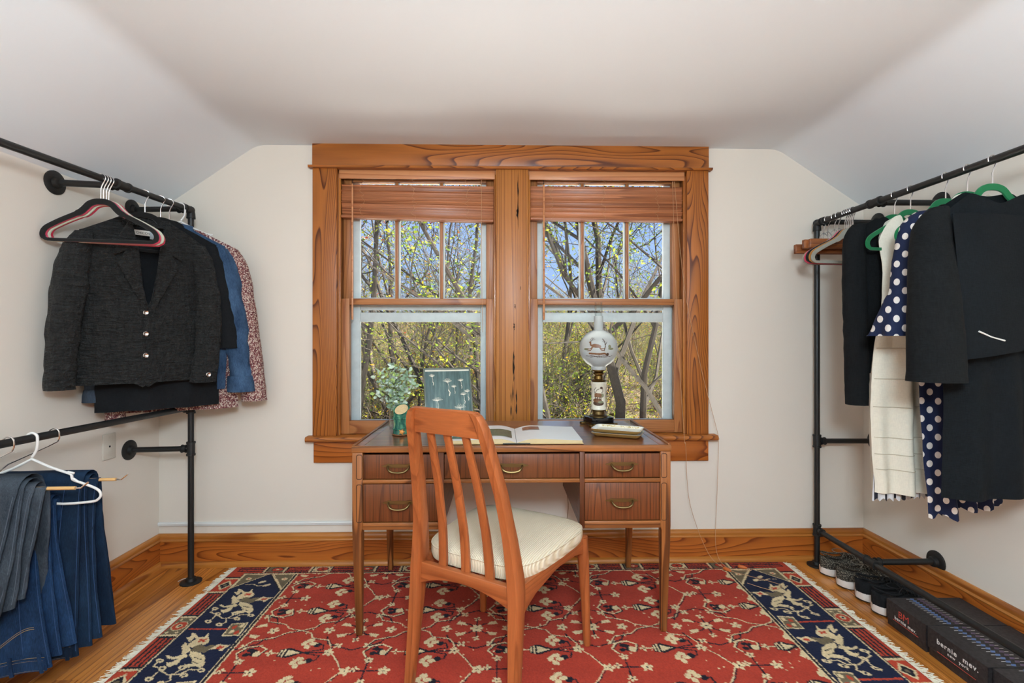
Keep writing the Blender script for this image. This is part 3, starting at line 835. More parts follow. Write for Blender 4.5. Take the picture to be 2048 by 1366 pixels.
GRF = {
'mane':[(0.141,0.582),(0.168,0.606),(0.192,0.609),(0.194,0.581),(0.208,0.61),(0.22,0.621),(0.23,0.643),(0.222,0.659),(0.202,0.654),(0.197,0.667),(0.181,0.672),(0.163,0.666),(0.159,0.65),(0.162,0.634),(0.169,0.623)],
'paw':[(0.12,0.605),(0.137,0.61),(0.132,0.594),(0.126,0.576),(0.15,0.588),(0.155,0.606),(0.157,0.625),(0.154,0.636),(0.133,0.619)],
'back':[(0.193,0.661),(0.202,0.654),(0.231,0.668),(0.258,0.657),(0.275,0.669),(0.26,0.684),(0.251,0.707),(0.223,0.699),(0.191,0.69)],
'shoulder':[(0.142,0.666),(0.137,0.636),(0.169,0.666),(0.193,0.69),(0.185,0.706),(0.168,0.71),(0.158,0.687)],
'hind':[(0.195,0.693),(0.233,0.704),(0.259,0.72),(0.285,0.755),(0.29,0.772),(0.285,0.789),(0.266,0.778),(0.24,0.787),(0.221,0.787),(0.218,0.77),(0.244,0.764),(0.222,0.734),(0.201,0.719)],
'legs':[(0.117,0.717),(0.128,0.715),(0.147,0.727),(0.17,0.718),(0.178,0.705),(0.203,0.724),(0.189,0.738),(0.192,0.767),(0.173,0.781),(0.155,0.771),(0.147,0.757),(0.163,0.757),(0.175,0.738),(0.154,0.738),(0.134,0.732)],
'tail':[(0.255,0.687),(0.268,0.663),(0.278,0.651),(0.29,0.659),(0.326,0.659),(0.312,0.676),(0.307,0.696),(0.297,0.695),(0.295,0.685),(0.281,0.684)],
'tailred':[(0.277,0.682),(0.282,0.663),(0.305,0.667),(0.299,0.682)],
'box':[(0.25,0.519),(0.314,0.511),(0.324,0.601),(0.255,0.605)]}
VIN = [[(0.111,0.431),(0.148,0.449),(0.191,0.479),(0.235,0.479),(0.252,0.455),(0.29,0.455)],[(0.206,0.48),(0.222,0.509),(0.207,0.521)],[(0.15,0.452),(0.15,0.485),(0.141,0.507)],[(0.213,0.479),(0.226,0.447),(0.23,0.427)],[(0.115,0.425),(0.11,0.404)]]
BLB = [(0.116,0.404),(0.153,0.446),(0.145,0.501),(0.253,0.484),(0.297,0.459),(0.202,0.524),(0.222,0.444)]
def end_band(mir):
    f = (lambda x: RWd - x) if mir else (lambda x: x)
    def rc(x0, x1, t0, t1, c):
        a, b = sorted((f(x0), f(x1))); rect(a, b, t0, t1, c)
    def pg(P, c): polyg([(f(x), t) for x, t in P], c)
    def pl_(P, w_, c): pline([(f(x), t) for x, t in P], w_, c)
    rc(.086, .345, .086, RLg - .086, NAVY)
    for k in range(-1, 4):
        o = k * .342 - .012
        q = lambda P: [(x, t + o) for x, t in P]
        if .7 + o < .15 or .7 + o > RLg - .2: continue
        for nm, c in (('mane', CREAM), ('paw', CREAM), ('hind', CREAM), ('legs', CREAM), ('shoulder', CREAM), ('back', OLIVE), ('tail', CREAM), ('tailred', BRICK)): pg(q(GRF[nm]), c)
        pl_(q([(.186, .622), (.208, .636)]), .008, BRICK); pl_(q([(.207, .622), (.188, .636)]), .008, BRICK)
        pl_(q([(.231, .73), (.262, .742)]), .004, DARK); pl_(q([(.233, .752), (.265, .765)]), .004, DARK)
        if k >= 0:
            pg(q([(x, t) for x, t in GRF['box']]), CREAM)
            cx_, ct_ = .286, .559 + o
            pg([(cx_ + (x - .286) * .84, ct_ + (t - .559) * .84) for x, t in GRF['box']], OLIVE)
            for a, b, c in ((.275, .545, BRICK), (.300, .535, CREAM), (.280, .575, CREAM), (.302, .580, BRICK)): ell(f(a), b + o, .009, .012, c)
            pl_(q([(.100, .553), (.249, .556)]), .009, BRICK)
            for L in VIN: pl_(q(L), .0055, CREAM)
            for x, t in BLB: ell(f(x), t + o, .017, .010, CREAM, .5); ell(f(x), t + o, .006, .004, NAVY)
    # corner triangles
    for far in (0, 1):
        g = (lambda t: RLg - t) if far else (lambda t: t)
        for P in ([(.086, .078), (.205, .087), (.088, .222)], [(.224, .086), (.345, .080), (.335, .240)]):
            pg([(x, g(t)) for x, t in P], CREAM)
            c0 = (sum(p[0] for p in P) / 3, sum(p[1] for p in P) / 3)
            pg([(lerp(c0[0], x, .86), g(lerp(c0[1], t, .86))) for x, t in P], OLIVE); ell(f(c0[0]), g(c0[1]), .014, .012, CREAM); ell(f(c0[0]), g(c0[1]), .005, .005, BRICK)
        pl_([(.215, g(.088)), (.335, g(.252))], .010, DARK); pl_([(.221, g(.088)), (.341, g(.252))], .005, CREAM)
        pl_([(.14, g(.187)), (.176, g(.184)), (.206, g(.201)), (.24, g(.193))], .005, CREAM)
        for a, b in ((.207, .163), (.244, .194)): ell(f(a), g(b), .018, .009, CREAM, -.6)
    # lines beside the field
    rc(.330, .334, .086, RLg - .086, CREAM); rc(.334, .344, .086, RLg - .086, DARK); rc(.344, .350, .086, RLg - .086, CREAM)
    # outer guard
    rc(0, .078, 0, RLg, BRICK * .92)
    t = .115; k = 0
    while t < RLg - .1:
        if k % 2 == 0:      # medallion block
            e = t + .150
            rc(.012, .078, t, e, OLIVE if (k // 2) % 2 else BRICK)
            rc(.008, .078, t - .006, t + .006, DARK); rc(.008, .078, t + .006, t + .018, CREAM); rc(.008, .078, e - .018, e - .006, CREAM); rc(.008, .078, e - .006, e + .006, DARK)
            cx_, ct_ = f(.046), (t + e) / 2
            if (k // 2) % 2:
                ell(cx_, ct_, .030, .032, CREAM); ell(cx_, ct_, .026, .028, BRICK); ell(cx_, ct_, .012, .014, CREAM); ell(cx_, ct_, .006, .007, NAVY)
                for a in (-1, 1): ell(cx_ + .018, ct_ + .045 * a, .006, .006, CREAM); ell(cx_ - .020, ct_ + .045 * a, .006, .006, CREAM)
            else:
                polyg([(cx_ - .032, ct_), (cx_, ct_ - .046), (cx_ + .032, ct_), (cx_, ct_ + .046)], CREAM); polyg([(cx_ - .022, ct_), (cx_, ct_ - .032), (cx_ + .022, ct_), (cx_, ct_ + .032)], DARK); ell(cx_, ct_, .008, .011, OLIVE)
            t = e
        else:
            e = t + .178
            for s_ in (.020, .038, .056, .072): rc(s_, s_ + .0085, t + .008, e - .008, DARK)
            t = e
        k += 1
    rc(.078, .081, .07, RLg - .07, DARK); rc(.081, .087, .07, RLg - .07, CREAM)
end_band(False); end_band(True)
# far and near guards
for far in (0, 1):
    g = (lambda t: RLg - t) if far else (lambda t: t)
    def rt(x0, x1, t0, t1, c):
        a, b = sorted((g(t0), g(t1))); rect(x0, x1, a, b, c)
    rt(.02, RWd - .02, 0, .072, BRICK * .92)
    x = .10; k = 0
    for s_ in (.012, .030, .048): rt(.03, .2, s_, s_ + .009, DARK); rt(RWd - .2, RWd - .03, s_, s_ + .009, DARK)
    x = .175
    while x < RWd - .2:
        if k % 2 == 0:
            e = x + .098; white = (k // 2) % 2
            rt(x, e, .004, .066, CREAM if white else OLIVE)
            for a in (x, e): rt(a - .014, a - .004, .004, .068, CREAM); rt(a - .004, a + .004, .004, .068, DARK)
            ell((x + e) / 2, g(.036), .030, .022, DARK); ell((x + e) / 2, g(.036), .026, .018, BRICK); ell((x + e) / 2, g(.036), .008, .006, DARK if white else CREAM)
            if white:
                for a in (-1, 1):
                    for b_ in (-1, 1): ell((x + e) / 2 + .036 * a, g(.036 + .020 * b_), .006, .005, NAVY)
            x = e
        else:
            e = x + .128
            for s_ in (.010, .028, .046, .060): rt(x + .006, e - .016, s_, s_ + .008, DARK)
            x = e
        k += 1
    rt(.075, RWd - .075, .070, .077, DARK); rt(.078, RWd - .078, .077, .083, CREAM)
    rt(.10, RWd - .10, 0.0, .004, DARK)

img *= (1 + rgn.normal(0, .09, img.shape[:2]))[..., None] * (1 + .05 * np.sin(GT * 45 + 3 * np.sin(GX * 2.2)))[..., None]
img = np.clip(img, 0, 1)
rug = thing('area_rug', 'red patterned oriental rug with navy griffin bands and cream fringe under the desk', 'rug', (RX0, RY1, 0))
def rug_pile():
    X = GX.ravel(); T = GT.ravel()
    ed = np.minimum(np.minimum(X, RWd - X), np.minimum(T, RLg - T))
    Z = .0085 - .005 * np.exp(-ed / .004) + rgn.normal(0, .00035, X.shape) + .0006 * np.sin(X * 5) * np.sin(T * 4)
    co = np.stack([X, -T, Z], 1)
    W_ = NX + 1
    a = (np.arange(NY)[:, None] * W_ + np.arange(NX)[None, :]).ravel()
    quads = np.stack([a, a + W_, a + W_ + 1, a + 1], 1)
    # skirt down to the floor
    top = np.arange(W_); bot = NY * W_ + top; lef = np.arange(NY + 1) * W_; rig = lef + NX
    ring = np.concatenate([top, rig[1:], bot[::-1][1:], lef[::-1][1:-1]])
    nb = len(co); base = co[ring].copy(); base[:, 2] = .0006
    co = np.concatenate([co, base]); m_ = len(ring); i = np.arange(m_); j = (i + 1) % m_
    sk = np.stack([ring[i], ring[j], nb + j, nb + i], 1)
    quads = np.concatenate([quads, sk])
    me = bpy.data.meshes.new('rug_pile')
    me.vertices.add(len(co)); me.vertices.foreach_set('co', co.astype(np.float32).ravel())
    me.loops.add(quads.size); me.loops.foreach_set('vertex_index', quads.astype(np.int32).ravel())
    me.polygons.add(len(quads)); me.polygons.foreach_set('loop_start', (np.arange(len(quads)) * 4).astype(np.int32))
    me.update(calc_edges=True)
    ca = me.color_attributes.new('knots', 'FLOAT_COLOR', 'POINT')
    cc = np.ones((len(co), 4), np.float32); cc[:nb, :3] = img.reshape(-1, 3); cc[nb:, :3] = CREAM * .8
    ca.data.foreach_set('color', cc.ravel())
    t = MT('rug_wool', rough=.92, spec=.15)
    at = t.n('ShaderNodeVertexColor'); at.layer_name = 'knots'
    t.color(at.outputs['Color']); t.b.inputs['Sheen Weight'].default_value = .05
    t.bump(t.noise(t.coord(), 420, 2, .6), .5, .002)
    me.materials.append(t.m); me.shade_smooth()
    return mk('pile', me, rug)
rug_pile()
fg = MB(); rf = random.Random(8)
for side in (0, 1):
    sgn = -1 if side == 0 else 1; x0 = 0 if side == 0 else RWd
    t = .004
    while t < RLg:
        a = rf.gauss(0, .35); L = rf.uniform(.026, .050); p = Vector((x0 - sgn * .003, -t, .005)); d_ = Vector((sgn * math.cos(a), math.sin(a), 0))
        pts = [p]
        for k in range(3):
            d_ = (d_ + Vector((0, rf.gauss(0, .25), 0))).normalized(); q = pts[-1] + d_ * L / 3; q.z = (.005, .0035, .002, .0018)[k + 1]; pts.append(q)
        fg.tube(pts, [.0016, .0018, .0017, .0012], 3)
        t += rf.uniform(.0025, .0045)
fr_ = fg.build('fringe', plain('cotton_fringe', srgb(226, 214, 190), .95), rug, smooth=True); fr_['kind'] = 'stuff'

# ================================================================== desk
RZ = .0104                                     # top of the rug
DX0, DX1, DY0, DY1 = -.586, .673, 1.927, 2.512
dk = thing('writing_desk', 'mid-century walnut pedestal desk with brass drawer pulls under the window', 'desk', (0, 0, RZ))
def D(mb, nm, m, par=dk, **k): return mb.build(nm, M[m] if isinstance(m, str) else m, par, **k)
H0 = -RZ
ZT = .756 + H0
# top: central veneer panel, lipped edges
tp = D(MB().box((DX0 + .045, DY0 + .012, ZT - .022), (DX1 - .045, DY1, ZT - .001)), 'top_panel', 'desktop')
D(MB().box((DX0, DY0, ZT - .025), (DX1, DY0 + .0118, ZT)), 'front_edge', 'deskedge_x', bevel=.002)
for a, b in ((DX0, DX0 + .0448), (DX1 - .0448, DX1)):
    D(MB().box((a, DY0 + .0122, ZT - .025), (b, DY1, ZT)), 'top_border', M['desktop'], bevel=.002)
for a in (DX0, DX1 - .012):
    D(MB().box((a, DY0 + .006, ZT - .001), (a + .012, DY1, ZT + .004)), 'raised_lip', 'deskedge_y', bevel=.002)
# corner posts with tapered legs
M['post'] = M['deskedge_z']
def post(x_out, sgn, y, front):
    """x_out outer face; sgn +1 grows inward to the right"""
    yo = y; yi = y + (.042 if front else -.042)
    yf = y + (.028 if front else -.028)
    ys = [(ZT - .025, x_out, x_out + sgn * .041, yo, yi), (.455, x_out, x_out + sgn * .041, yo, yi), (.425, x_out, x_out + sgn * .041, yo, yi), (.405, x_out + sgn * .001, x_out + sgn * .036, yo, yi), (.36, x_out + sgn * .002, x_out + sgn * .036, yo, yi), (.0, x_out + sgn * .013, x_out + sgn * .037, yo + (.006 if front else -.006), yf)]
    mb = MB(); mb.loft([[(a, c, z), (b, c, z), (b, d, z), (a, d, z)] for z, a, b, c, d in reversed(ys)])
    D(mb, 'leg', 'post', bevel=.0025)
for f in (True, False):
    y = DY0 + .004 if f else DY1 - .004
    post(DX0 + .001, 1, y, f); post(DX1 - .001, -1, y, f)
# routed strips beside the outer drawers
for xa in (DX0 + .018, DX1 - .039):
    for za, zb in ((.626 + H0, .722 + H0), (.457 + H0, .605 + H0)):
        poly = []
        for cx, cz, a0 in ((xa + .014, zb - .008, 0), (xa + .008, zb - .008, 90), (xa + .008, za + .008, 180), (xa + .014, za + .008, 270)):
            for q in range(5):
                a = R(a0 + q * 22.5); poly.append((cx + .008 * math.cos(a), cz + .008 * math.sin(a)))
        rim = MB().tube([(p[0], DY0 + .0035, p[1]) for p in poly], .0012, 4, loop=True)
        D(rim, 'routed_line', plain('routed_shadow', srgb(52, 26, 12), .7) if 'routed' not in M else M['routed'])
M['routed'] = plain('routed_line_dark', srgb(52, 26, 12), .7)
# end panels, inner panels, back
zb = .425 + H0
for a in (DX0 + .006, DX1 - .018): D(MB().box((a, DY0 + .046, zb), (a + .012, DY1 - .046, ZT - .025)), 'end_panel', 'desk_y')
for a, b in ((-.249, -.227), (.310, .329)):
    D(MB().box((a, DY0 + .008, zb), (b, DY0 + .04, ZT - .025)), 'stile', 'desk_z', bevel=.001)
    D(MB().box((a + .004, DY0 + .04, zb), (b - .004, DY1 - .01, ZT - .025)), 'inner_panel', 'desk_y')
for a, b in ((-.545, -.245), (.325, .632)):
    D(MB().box((a, DY1 - .02, zb), (b, DY1 - .008, ZT - .025)), 'back_panel', 'desk_x')
    D(MB().box((a, DY0 + .03, zb), (b, DY1 - .02, zb + .012)), 'pedestal_bottom', 'desk_x')
D(MB().box((-.227, DY1 - .02, .60), (.31, DY1 - .008, ZT - .025)), 'back_panel', 'desk_x')
# rails
for a, b in ((-.545, -.249), (.329, .632)):
    D(MB().box((a, DY0 + .006, .426 + H0), (b, DY0 + .03, .454 + H0)), 'rail', 'deskedge_x', bevel=.002)
    D(MB().box((a, DY0 + .006, .608 + H0), (b, DY0 + .03, .623 + H0)), 'rail', 'deskedge_x', bevel=.002)
D(MB().box((-.227, DY0 + .006, .608 + H0), (.310, DY0 + .03, .623 + H0)), 'rail', 'deskedge_x', bevel=.002)
# drawers with brass pulls
pull_plate = MB()
pp = []
for i in range(17):
    t = -1 + 2 * i / 16; x = .060 * t
    hgt = .0012 + .0065 * (1 - abs(t)) ** .6 + .004 * math.exp(-((abs(t) - .62) / .13) ** 2)
    pp.append((x, hgt))
pull_plate.prism([(x, h) for x, h in pp] + [(x, -h * .8) for x, h in reversed(pp)], -.0025, 0, 'y')
pull_plate.tube(bez([(-.038, -.002, .000), (-.038, -.010, -.002), (-.032, -.018, -.010), (-.020, -.021, -.017), (0, -.022, -.019), (.020, -.021, -.017), (.032, -.018, -.010), (.038, -.010, -.002), (.038, -.002, .000)], 4), [.0035] * 8 + [.0042] * 17 + [.0035] * 8, 8)
pull_me = pull_plate.mesh('pull', M['brass'], smooth=True)
for x0, x1, z0, z1, hx, hz in ((-.543, -.251, .626, .721, -.404, .676), (-.225, .308, .626, .721, .040, .676), (.331, .630, .626, .721, .478, .679),
                               (-.543, -.251, .457, .605, -.402, .532), (.331, .630, .457, .605, .478, .535)):
    dr = D(MB().box((x0, DY0 + .010, z0 + H0), (x1, DY0 + .028, z1 + H0)), 'drawer', 'desk_z', bevel=.0012)
    MB().box((x0 + .012, DY0 + .028, z0 + H0 + .008), (x1 - .012, DY1 - .05, z1 + H0 - .012)).build('drawer_box', M['desk_y'], dr)
    mk('pull', pull_me, dr, loc=(hx, DY0 + .0095, hz + H0)).scale = (1.1, 1.1, 1.1)

# ================================================================== chair
ch = thing('dining_chair', 'teak dining chair with slatted back and cream corduroy seat pulled up to the desk', 'chair', (-.003, 1.774, RZ), (0, 0, R(-31)))
def Cc(mb, nm, m, **k): return mb.build(nm, M[m] if isinstance(m, str) else m, ch, **k)
def backcurve(z, side=1.0):
    """rear post centre line (x for the outer post, y) against height"""
    x = interp(z, [0, .40, .70, .955], [.200, .190, .160, .127])
    y = interp(z, [0, .20, .36, .44, .55, .70, .85, .955], [-.262, -.240, -.225, -.222, -.232, -.262, -.305, -.338])
    return x * side, y
zs = [0, .1, .2, .30, .36, .40, .44, .50, .56, .62, .70, .78, .86, .90]
for s in (-1, 1):
    rings = []
    for z in zs + [.925, .942, .952]:
        x, y = backcurve(z, s)
        wx = interp(z, [0, .3, .42, .6, .9, .955], [.014, .019, .021, .017, .0155, .0155]); wy = interp(z, [0, .3, .42, .6, .9, .955], [.016, .026, .030, .023, .020, .016])
        if z > .90: x = s * (abs(x) - interp(z, [.90, .925, .942, .952], [0, .003, .009, .018])); wx = interp(z, [.9, .942, .952], [.0155, .013, .008])
        c = .30
        rings.append([(x + a * wx, y + b * wy, z) for a, b in ((-1, -1 + c), (-1 + c, -1), (1 - c, -1), (1, -1 + c), (1, 1 - c), (1 - c, 1), (-1 + c, 1), (-1, 1 - c))])
    Cc(MB().loft(rings), 'back_leg', 'teak_z', smooth=True)
# top rail, curved back a little in the middle
rings = []
for i in range(15):
    t = -1 + i / 7
    xt, yt = backcurve(.92); x = t * (xt - .006); y = yt - .014 * (1 - t * t)
    zt = .957 - .004 * t ** 8; zbm = .872 + .004 * (1 - t * t); yb = backcurve(.872)[1] - .012 * (1 - t * t)
    rings.append([(x, yb - .010, zbm), (x, yb + .010, zbm), (x, y + .004, zt - .006), (x, y - .004, zt), (x, y - .014, zt - .004)])
Cc(MB().loft(rings), 'top_rail', 'teak_x', smooth=True)
# slats
for t in (-.5, 0.0, .5):
    rings = []
    for z in np.linspace(.400, .885, 16):
        xo, y = backcurve(z); x = t * (xo - .004)
        w_ = interp(z, [.40, .5, .88], [.016, .0155, .0125]); y = y - .010 * (1 - t * t) * smoothstep(.4, .9, z) + .006
        rings.append([(x - w_, y - .005, z), (x - w_ * .5, y - .008, z), (x + w_ * .5, y - .008, z), (x + w_, y - .005, z), (x + w_, y + .004, z), (x - w_, y + .004, z)])
    Cc(MB().loft(rings), 'back_slat', 'teak_z', smooth=True)
# back apron with an arched lower edge
pts = []
n = 13
for i in range(n + 1):
    t = -1 + 2 * i / n; pts.append((t * .190, .335 - .0 + .045 * (1 - abs(t) ** 2.2)))
Cc(MB().prism(pts + [(.190, .415), (-.190, .415)], -.238, -.214, 'y'), 'back_apron', 'teak_x', bevel=.003)
# side aprons
for s in (-1, 1):
    rings = []
    for i in range(12):
        t = i / 11; y = lerp(-.205, .232, t); x = s * lerp(.192, .224, t)
        zl = interp(t, [0, .15, .5, .85, 1], [.320, .355, .382, .372, .350]); zh = lerp(.412, .420, t)
        rings.append([(x - .011, y, zl), (x + .011, y, zl), (x + .011, y, zh), (x - .011, y, zh)])
    Cc(MB().loft(rings), 'side_apron', 'teak_y', bevel=.002)
Cc(MB().box((-.215, .215, .365), (.215, .237, .418)), 'front_apron', 'teak_x', bevel=.003)
for s in (-1, 1):
    Cc(MB().tube([(s * .236, .246, 0), (s * .232, .242, .15), (s * .227, .236, .30), (s * .222, .230, .415)], [.0135, .0175, .021, .022], 12), 'front_leg', 'teak_z', smooth=True)
# seat cushion
cd_ = MT('cream_corduroy', srgb(228, 212, 176), .95, spec=.15)
wv = cd_.n('ShaderNodeTexWave', wave_type='BANDS', bands_direction='X'); wv.inputs['Scale'].default_value = 52
tcv = cd_.coord(); cd_.l(tcv, wv.inputs['Vector'])
cd_.color(cd_.mix(cd_.math('MULTIPLY', wv.outputs['Fac'], .55), srgb(216, 196, 162), srgb(244, 232, 212)))
cd_.bump(wv.outputs['Fac'], .55, .004)
cu = MB()
def outline(y):      # half width of the seat at depth y
    return interp(y, [-.205, -.15, 0, .18, .25, .275], [.196, .203, .225, .246, .244, .20])
N_ = 44
P2 = []
for i in range(N_):
    a = 2 * PI * i / N_
    ca, sa = math.cos(a), math.sin(a); e = .42
    yy = math.copysign(abs(sa) ** e, sa); y = lerp(-.207, .272, (yy + 1) / 2)
    hw = interp(y, [-.21, 0, .28], [.200, .228, .252])
    xx = math.copysign(abs(ca) ** e, ca) * hw
    P2.append((xx, y))
rg = []
for sc_, z in ((.90, .408), (.985, .412), (1.0, .425), (1.0, .442), (.985, .455), (.95, .463), (.86, .470), (.7, .475), (.5, .478), (.25, .480), (.04, .4805)):
    rg.append([(x * sc_, .03 + (y - .03) * sc_, z) for x, y in P2])
cu.loft(rg)
st_ = Cc(cu, 'seat', cd_.m, smooth=True)
MB().tube([(x * 1.0, .03 + (y - .03) * 1.0, .4545) for x, y in [(p[0] * .992, .03 + (p[1] - .03) * .992) for p in P2]], .0026, 5, loop=True).build('piping', cd_.m, st_, smooth=True)

# ================================================================== flat prints: cells filled by 2-d shapes, laid on any surface
class Print:
    def __init__(s, x0, x1, y0, y1, cell):
        s.x0, s.y0, s.c = x0, y0, cell
        s.nx, s.ny = int((x1 - x0) / cell), int((y1 - y0) / cell)
        s.X, s.Y = np.meshgrid(x0 + (np.arange(s.nx) + .5) * cell, y0 + (np.arange(s.ny) + .5) * cell)
        s.a = -np.ones(s.X.shape, int)
    def poly(s, P, k):
        P = np.array(P); ins = np.zeros(s.X.shape, bool)
        for i in range(len(P)):
            x1, t1 = P[i]; x2, t2 = P[(i + 1) % len(P)]
            if t1 == t2: continue
            ins ^= ((t1 > s.Y) != (t2 > s.Y)) & (s.X < (x2 - x1) * (s.Y - t1) / (t2 - t1) + x1)
        s.a[ins] = k; return s
    def ell(s, cx, cy, rx, ry, k, ang=0):
        X = s.X - cx; Y = s.Y - cy; ca, sa = math.cos(ang), math.sin(ang)
        s.a[((X * ca + Y * sa) / rx) ** 2 + ((-X * sa + Y * ca) / ry) ** 2 <= 1] = k; return s
    def line(s, P, w_, k):
        for (x1, t1), (x2, t2) in zip(P[:-1], P[1:]):
            dx, dt = x2 - x1, t2 - t1; L2 = dx * dx + dt * dt + 1e-12
            q = np.clip(((s.X - x1) * dx + (s.Y - t1) * dt) / L2, 0, 1)
            s.a[np.hypot(s.X - x1 - q * dx, s.Y - t1 - q * dt) <= w_ / 2] = k
        return s
    def build(s, name, mats, fn, parent):
        mb = MB(); idx = {}
        def vid(i, j):
            if (i, j) not in idx:
                idx[(i, j)] = len(mb.v); mb.v.append(tuple(fn(s.x0 + j * s.c, s.y0 + i * s.c)))
            return idx[(i, j)]
        for i, j in zip(*np.nonzero(s.a >= 0)):
            mb.f.append((vid(i, j), vid(i, j + 1), vid(i + 1, j + 1), vid(i + 1, j))); mb.mi.append(int(s.a[i, j]))
        return mb.build(name, mats, parent, smooth=True)

def stag(p, ox, oy, s, k, kd):
    q = lambda P: [(ox + x * s, oy + y * s) for x, y in P]
    p.poly(q([(-.30, .10), (-.10, .16), (.18, .12), (.30, .06), (.34, -.02), (.26, -.10), (.05, -.10), (-.18, -.08), (-.30, .0)]), k)        # body
    p.poly(q([(-.30, .10), (-.34, .30), (-.46, .30), (-.52, .25), (-.44, .21), (-.40, .05), (-.28, -.02)]), k)                              # neck, head
    for L in ([(-.22, -.05), (-.38, -.18), (-.60, -.16)], [(-.20, -.06), (-.34, -.26), (-.58, -.30)], [(.24, -.06), (.36, -.16), (.58, -.14)], [(.22, -.08), (.34, -.24), (.54, -.28)]): p.line(q(L), .05 * s, k)
    for L in ([(-.36, .30), (-.30, .46), (-.14, .56)], [(-.34, .38), (-.22, .42), (-.08, .44)], [(-.40, .30), (-.42, .46), (-.34, .60)], [(-.32, .44), (-.26, .60)]): p.line(q(L), .026 * s, kd)

# ================================================================== oil lamp
lx, ly = .474, 2.385
ol = thing('oil_lamp', 'antique oil lamp with a frosted globe painted with a leaping stag', 'lamp', (lx, ly, .757))
M['stone'] = plain('black_polished_stone', srgb(12, 13, 15), .12)
M['porcelain'] = plain('cream_porcelain', srgb(226, 218, 198), .25, var=.05, bscale=30)
M['stag1'] = plain('stag_brown_glaze', srgb(122, 80, 48), .45); M['stag2'] = plain('dark_umber_glaze', srgb(70, 46, 30), .45); M['stag3'] = plain('sage_glaze', srgb(128, 126, 96), .45)
mb = MB()
for sx_ in (-1, 1):
    for sy_ in (-1, 1):
        mb.prism([(sx_ * a, sy_ * b) for a, b in ((.030, .030), (.074, .034), (.078, .048), (.070, .060), (.056, .056), (.050, .072), (.034, .068))], .0, .011, 'z')
mb.box((-.055, -.055, .004), (.055, .055, .014))
mb.build('foot_plate', M['brass_dark'], ol, bevel=.002, rot=(0, 0, R(18)))
oc = [(.062 - .010, .062), (.062, .062 - .010)]
poly = []
for a in range(4):
    ca, sa = math.cos(a * PI / 2), math.sin(a * PI / 2)
    for x, y in ((.062, -.048), (.052, -.048), (.052, -.060)) if False else ((.060, -.044), (.060, .044), (.050, .054)): poly.append((x * ca - y * sa, x * sa + y * ca))
MB().prism(poly, .014, .040, 'z').build('stone_base', M['stone'], ol, bevel=.002, rot=(0, 0, R(18)))
MB().lathe([(.044, .040), (.044, .045), (.036, .048), (.030, .053), (.029, .066), (.033, .070), (.033, .074)], 32).build('lower_collar', M['brass'], ol, smooth=True)
MB().lathe([(.032, .074), (.037, .076), (.037, .084), (.0345, .087), (.0345, .196), (.037, .199), (.037, .208), (.032, .211)], 40).build('porcelain_column', M['porcelain'], ol, smooth=True)
MB().lathe([(.036, .211), (.038, .214), (.034, .219), (.022, .224), (.020, .238), (.024, .242), (.0265, .247), (.0265, .252), (.020, .256), (.03, .262), (.031, .268)], 32).build('burner', M['brass_dark'], ol, smooth=True)
fg_ = MT('frosted_glass', srgb(214, 217, 214), .35); fg_.b.inputs['Transmission Weight'].default_value = .35; fg_.b.inputs['IOR'].default_value = 1.3
fg_.b.inputs['Subsurface Weight'].default_value = .0
GR, GZ = .0925, .372
prof = [(.034, .268), (.036, .272), (.037, .285)]
for a in np.linspace(-1.10, 1.30, 22): prof.append((GR * math.cos(a), GZ + GR * math.sin(a)))
prof += [(.0225, .466), (.0225, .530)]
gl = MB().lathe(prof, 48, caps=False).build('frosted_globe', fg_.m, ol, smooth=True)
ck = MT('chimney_glass'); ck.nt.nodes.remove(ck.b)
a_ = ck.n('ShaderNodeBsdfTransparent'); a_.inputs[0].default_value = (.95, .96, .955, 1); b_ = ck.n('ShaderNodeBsdfGlossy'); b_.inputs['Roughness'].default_value = .03; f_ = ck.n('ShaderNodeLayerWeight'); f_.inputs[0].default_value = .12; m_ = ck.n('ShaderNodeMixShader')
ck.l(f_.outputs['Facing'], m_.inputs[0]); ck.l(a_.outputs[0], m_.inputs[1]); ck.l(b_.outputs[0], m_.inputs[2]); ck.l(m_.outputs[0], ck.out.inputs[0])
M['clear'] = ck.m
MB().lathe([(.0185, .50), (.019, .57), (.0185, .590), (.019, .598), (.0175, .598), (.0165, .59), (.0168, .50)], 28, caps=False).build('glass_chimney', M['clear'], ol, smooth=True)
MB().tube([(.052, -.01, .052), (.062, -.02, .052), (.068, -.024, .052)], [.004, .007, .007], 10).build('wick_knob', M['brass'], ol, smooth=True)
# painted scenes
vang = math.atan2(-ly, -lx)            # the painted side faces into the room
def on_sphere(x, y):
    la = y / GR; lo = vang + x / GR
    return ((GR + .0006) * math.cos(la) * math.cos(lo), (GR + .0006) * math.cos(la) * math.sin(lo), GZ + (GR + .0006) * math.sin(la))
p = Print(-.09, .09, -.07, .07, .0011)
for k in range(9): p.line([(-.07 + .012 * k, -.035 - .004 * (k % 3)), (-.02 + .012 * k, -.033 - .005 * (k % 2))], .0016, 1)
p.ell(-.062, -.002, .014, .005, 2); p.ell(.062, .0, .016, .005, 2); p.ell(.055, .010, .008, .009, 2)
p.line([(-.045, -.022), (.005, -.025), (.030, -.022), (.042, -.028)], .008, 0); p.ell(.045, -.027, .007, .008, 1)
p.line([(.026, -.008), (.033, .012), (.031, .035), (.022, .048)], .004, 1); p.line([(.033, .018), (.042, .032)], .0025, 1); p.line([(.031, .030), (.020, .036)], .002, 1)
stag(p, -.012, .012, .074, 0, 1)
p.build('globe_stag_scene', [M['stag1'], M['stag2'], M['stag3']], on_sphere, gl)
def on_col(x, y): 
    lo = vang + x / .0345
    return (.0349 * math.cos(lo), .0349 * math.sin(lo), .142 + y)
p = Print(-.034, .034, -.052, .052, .0010)
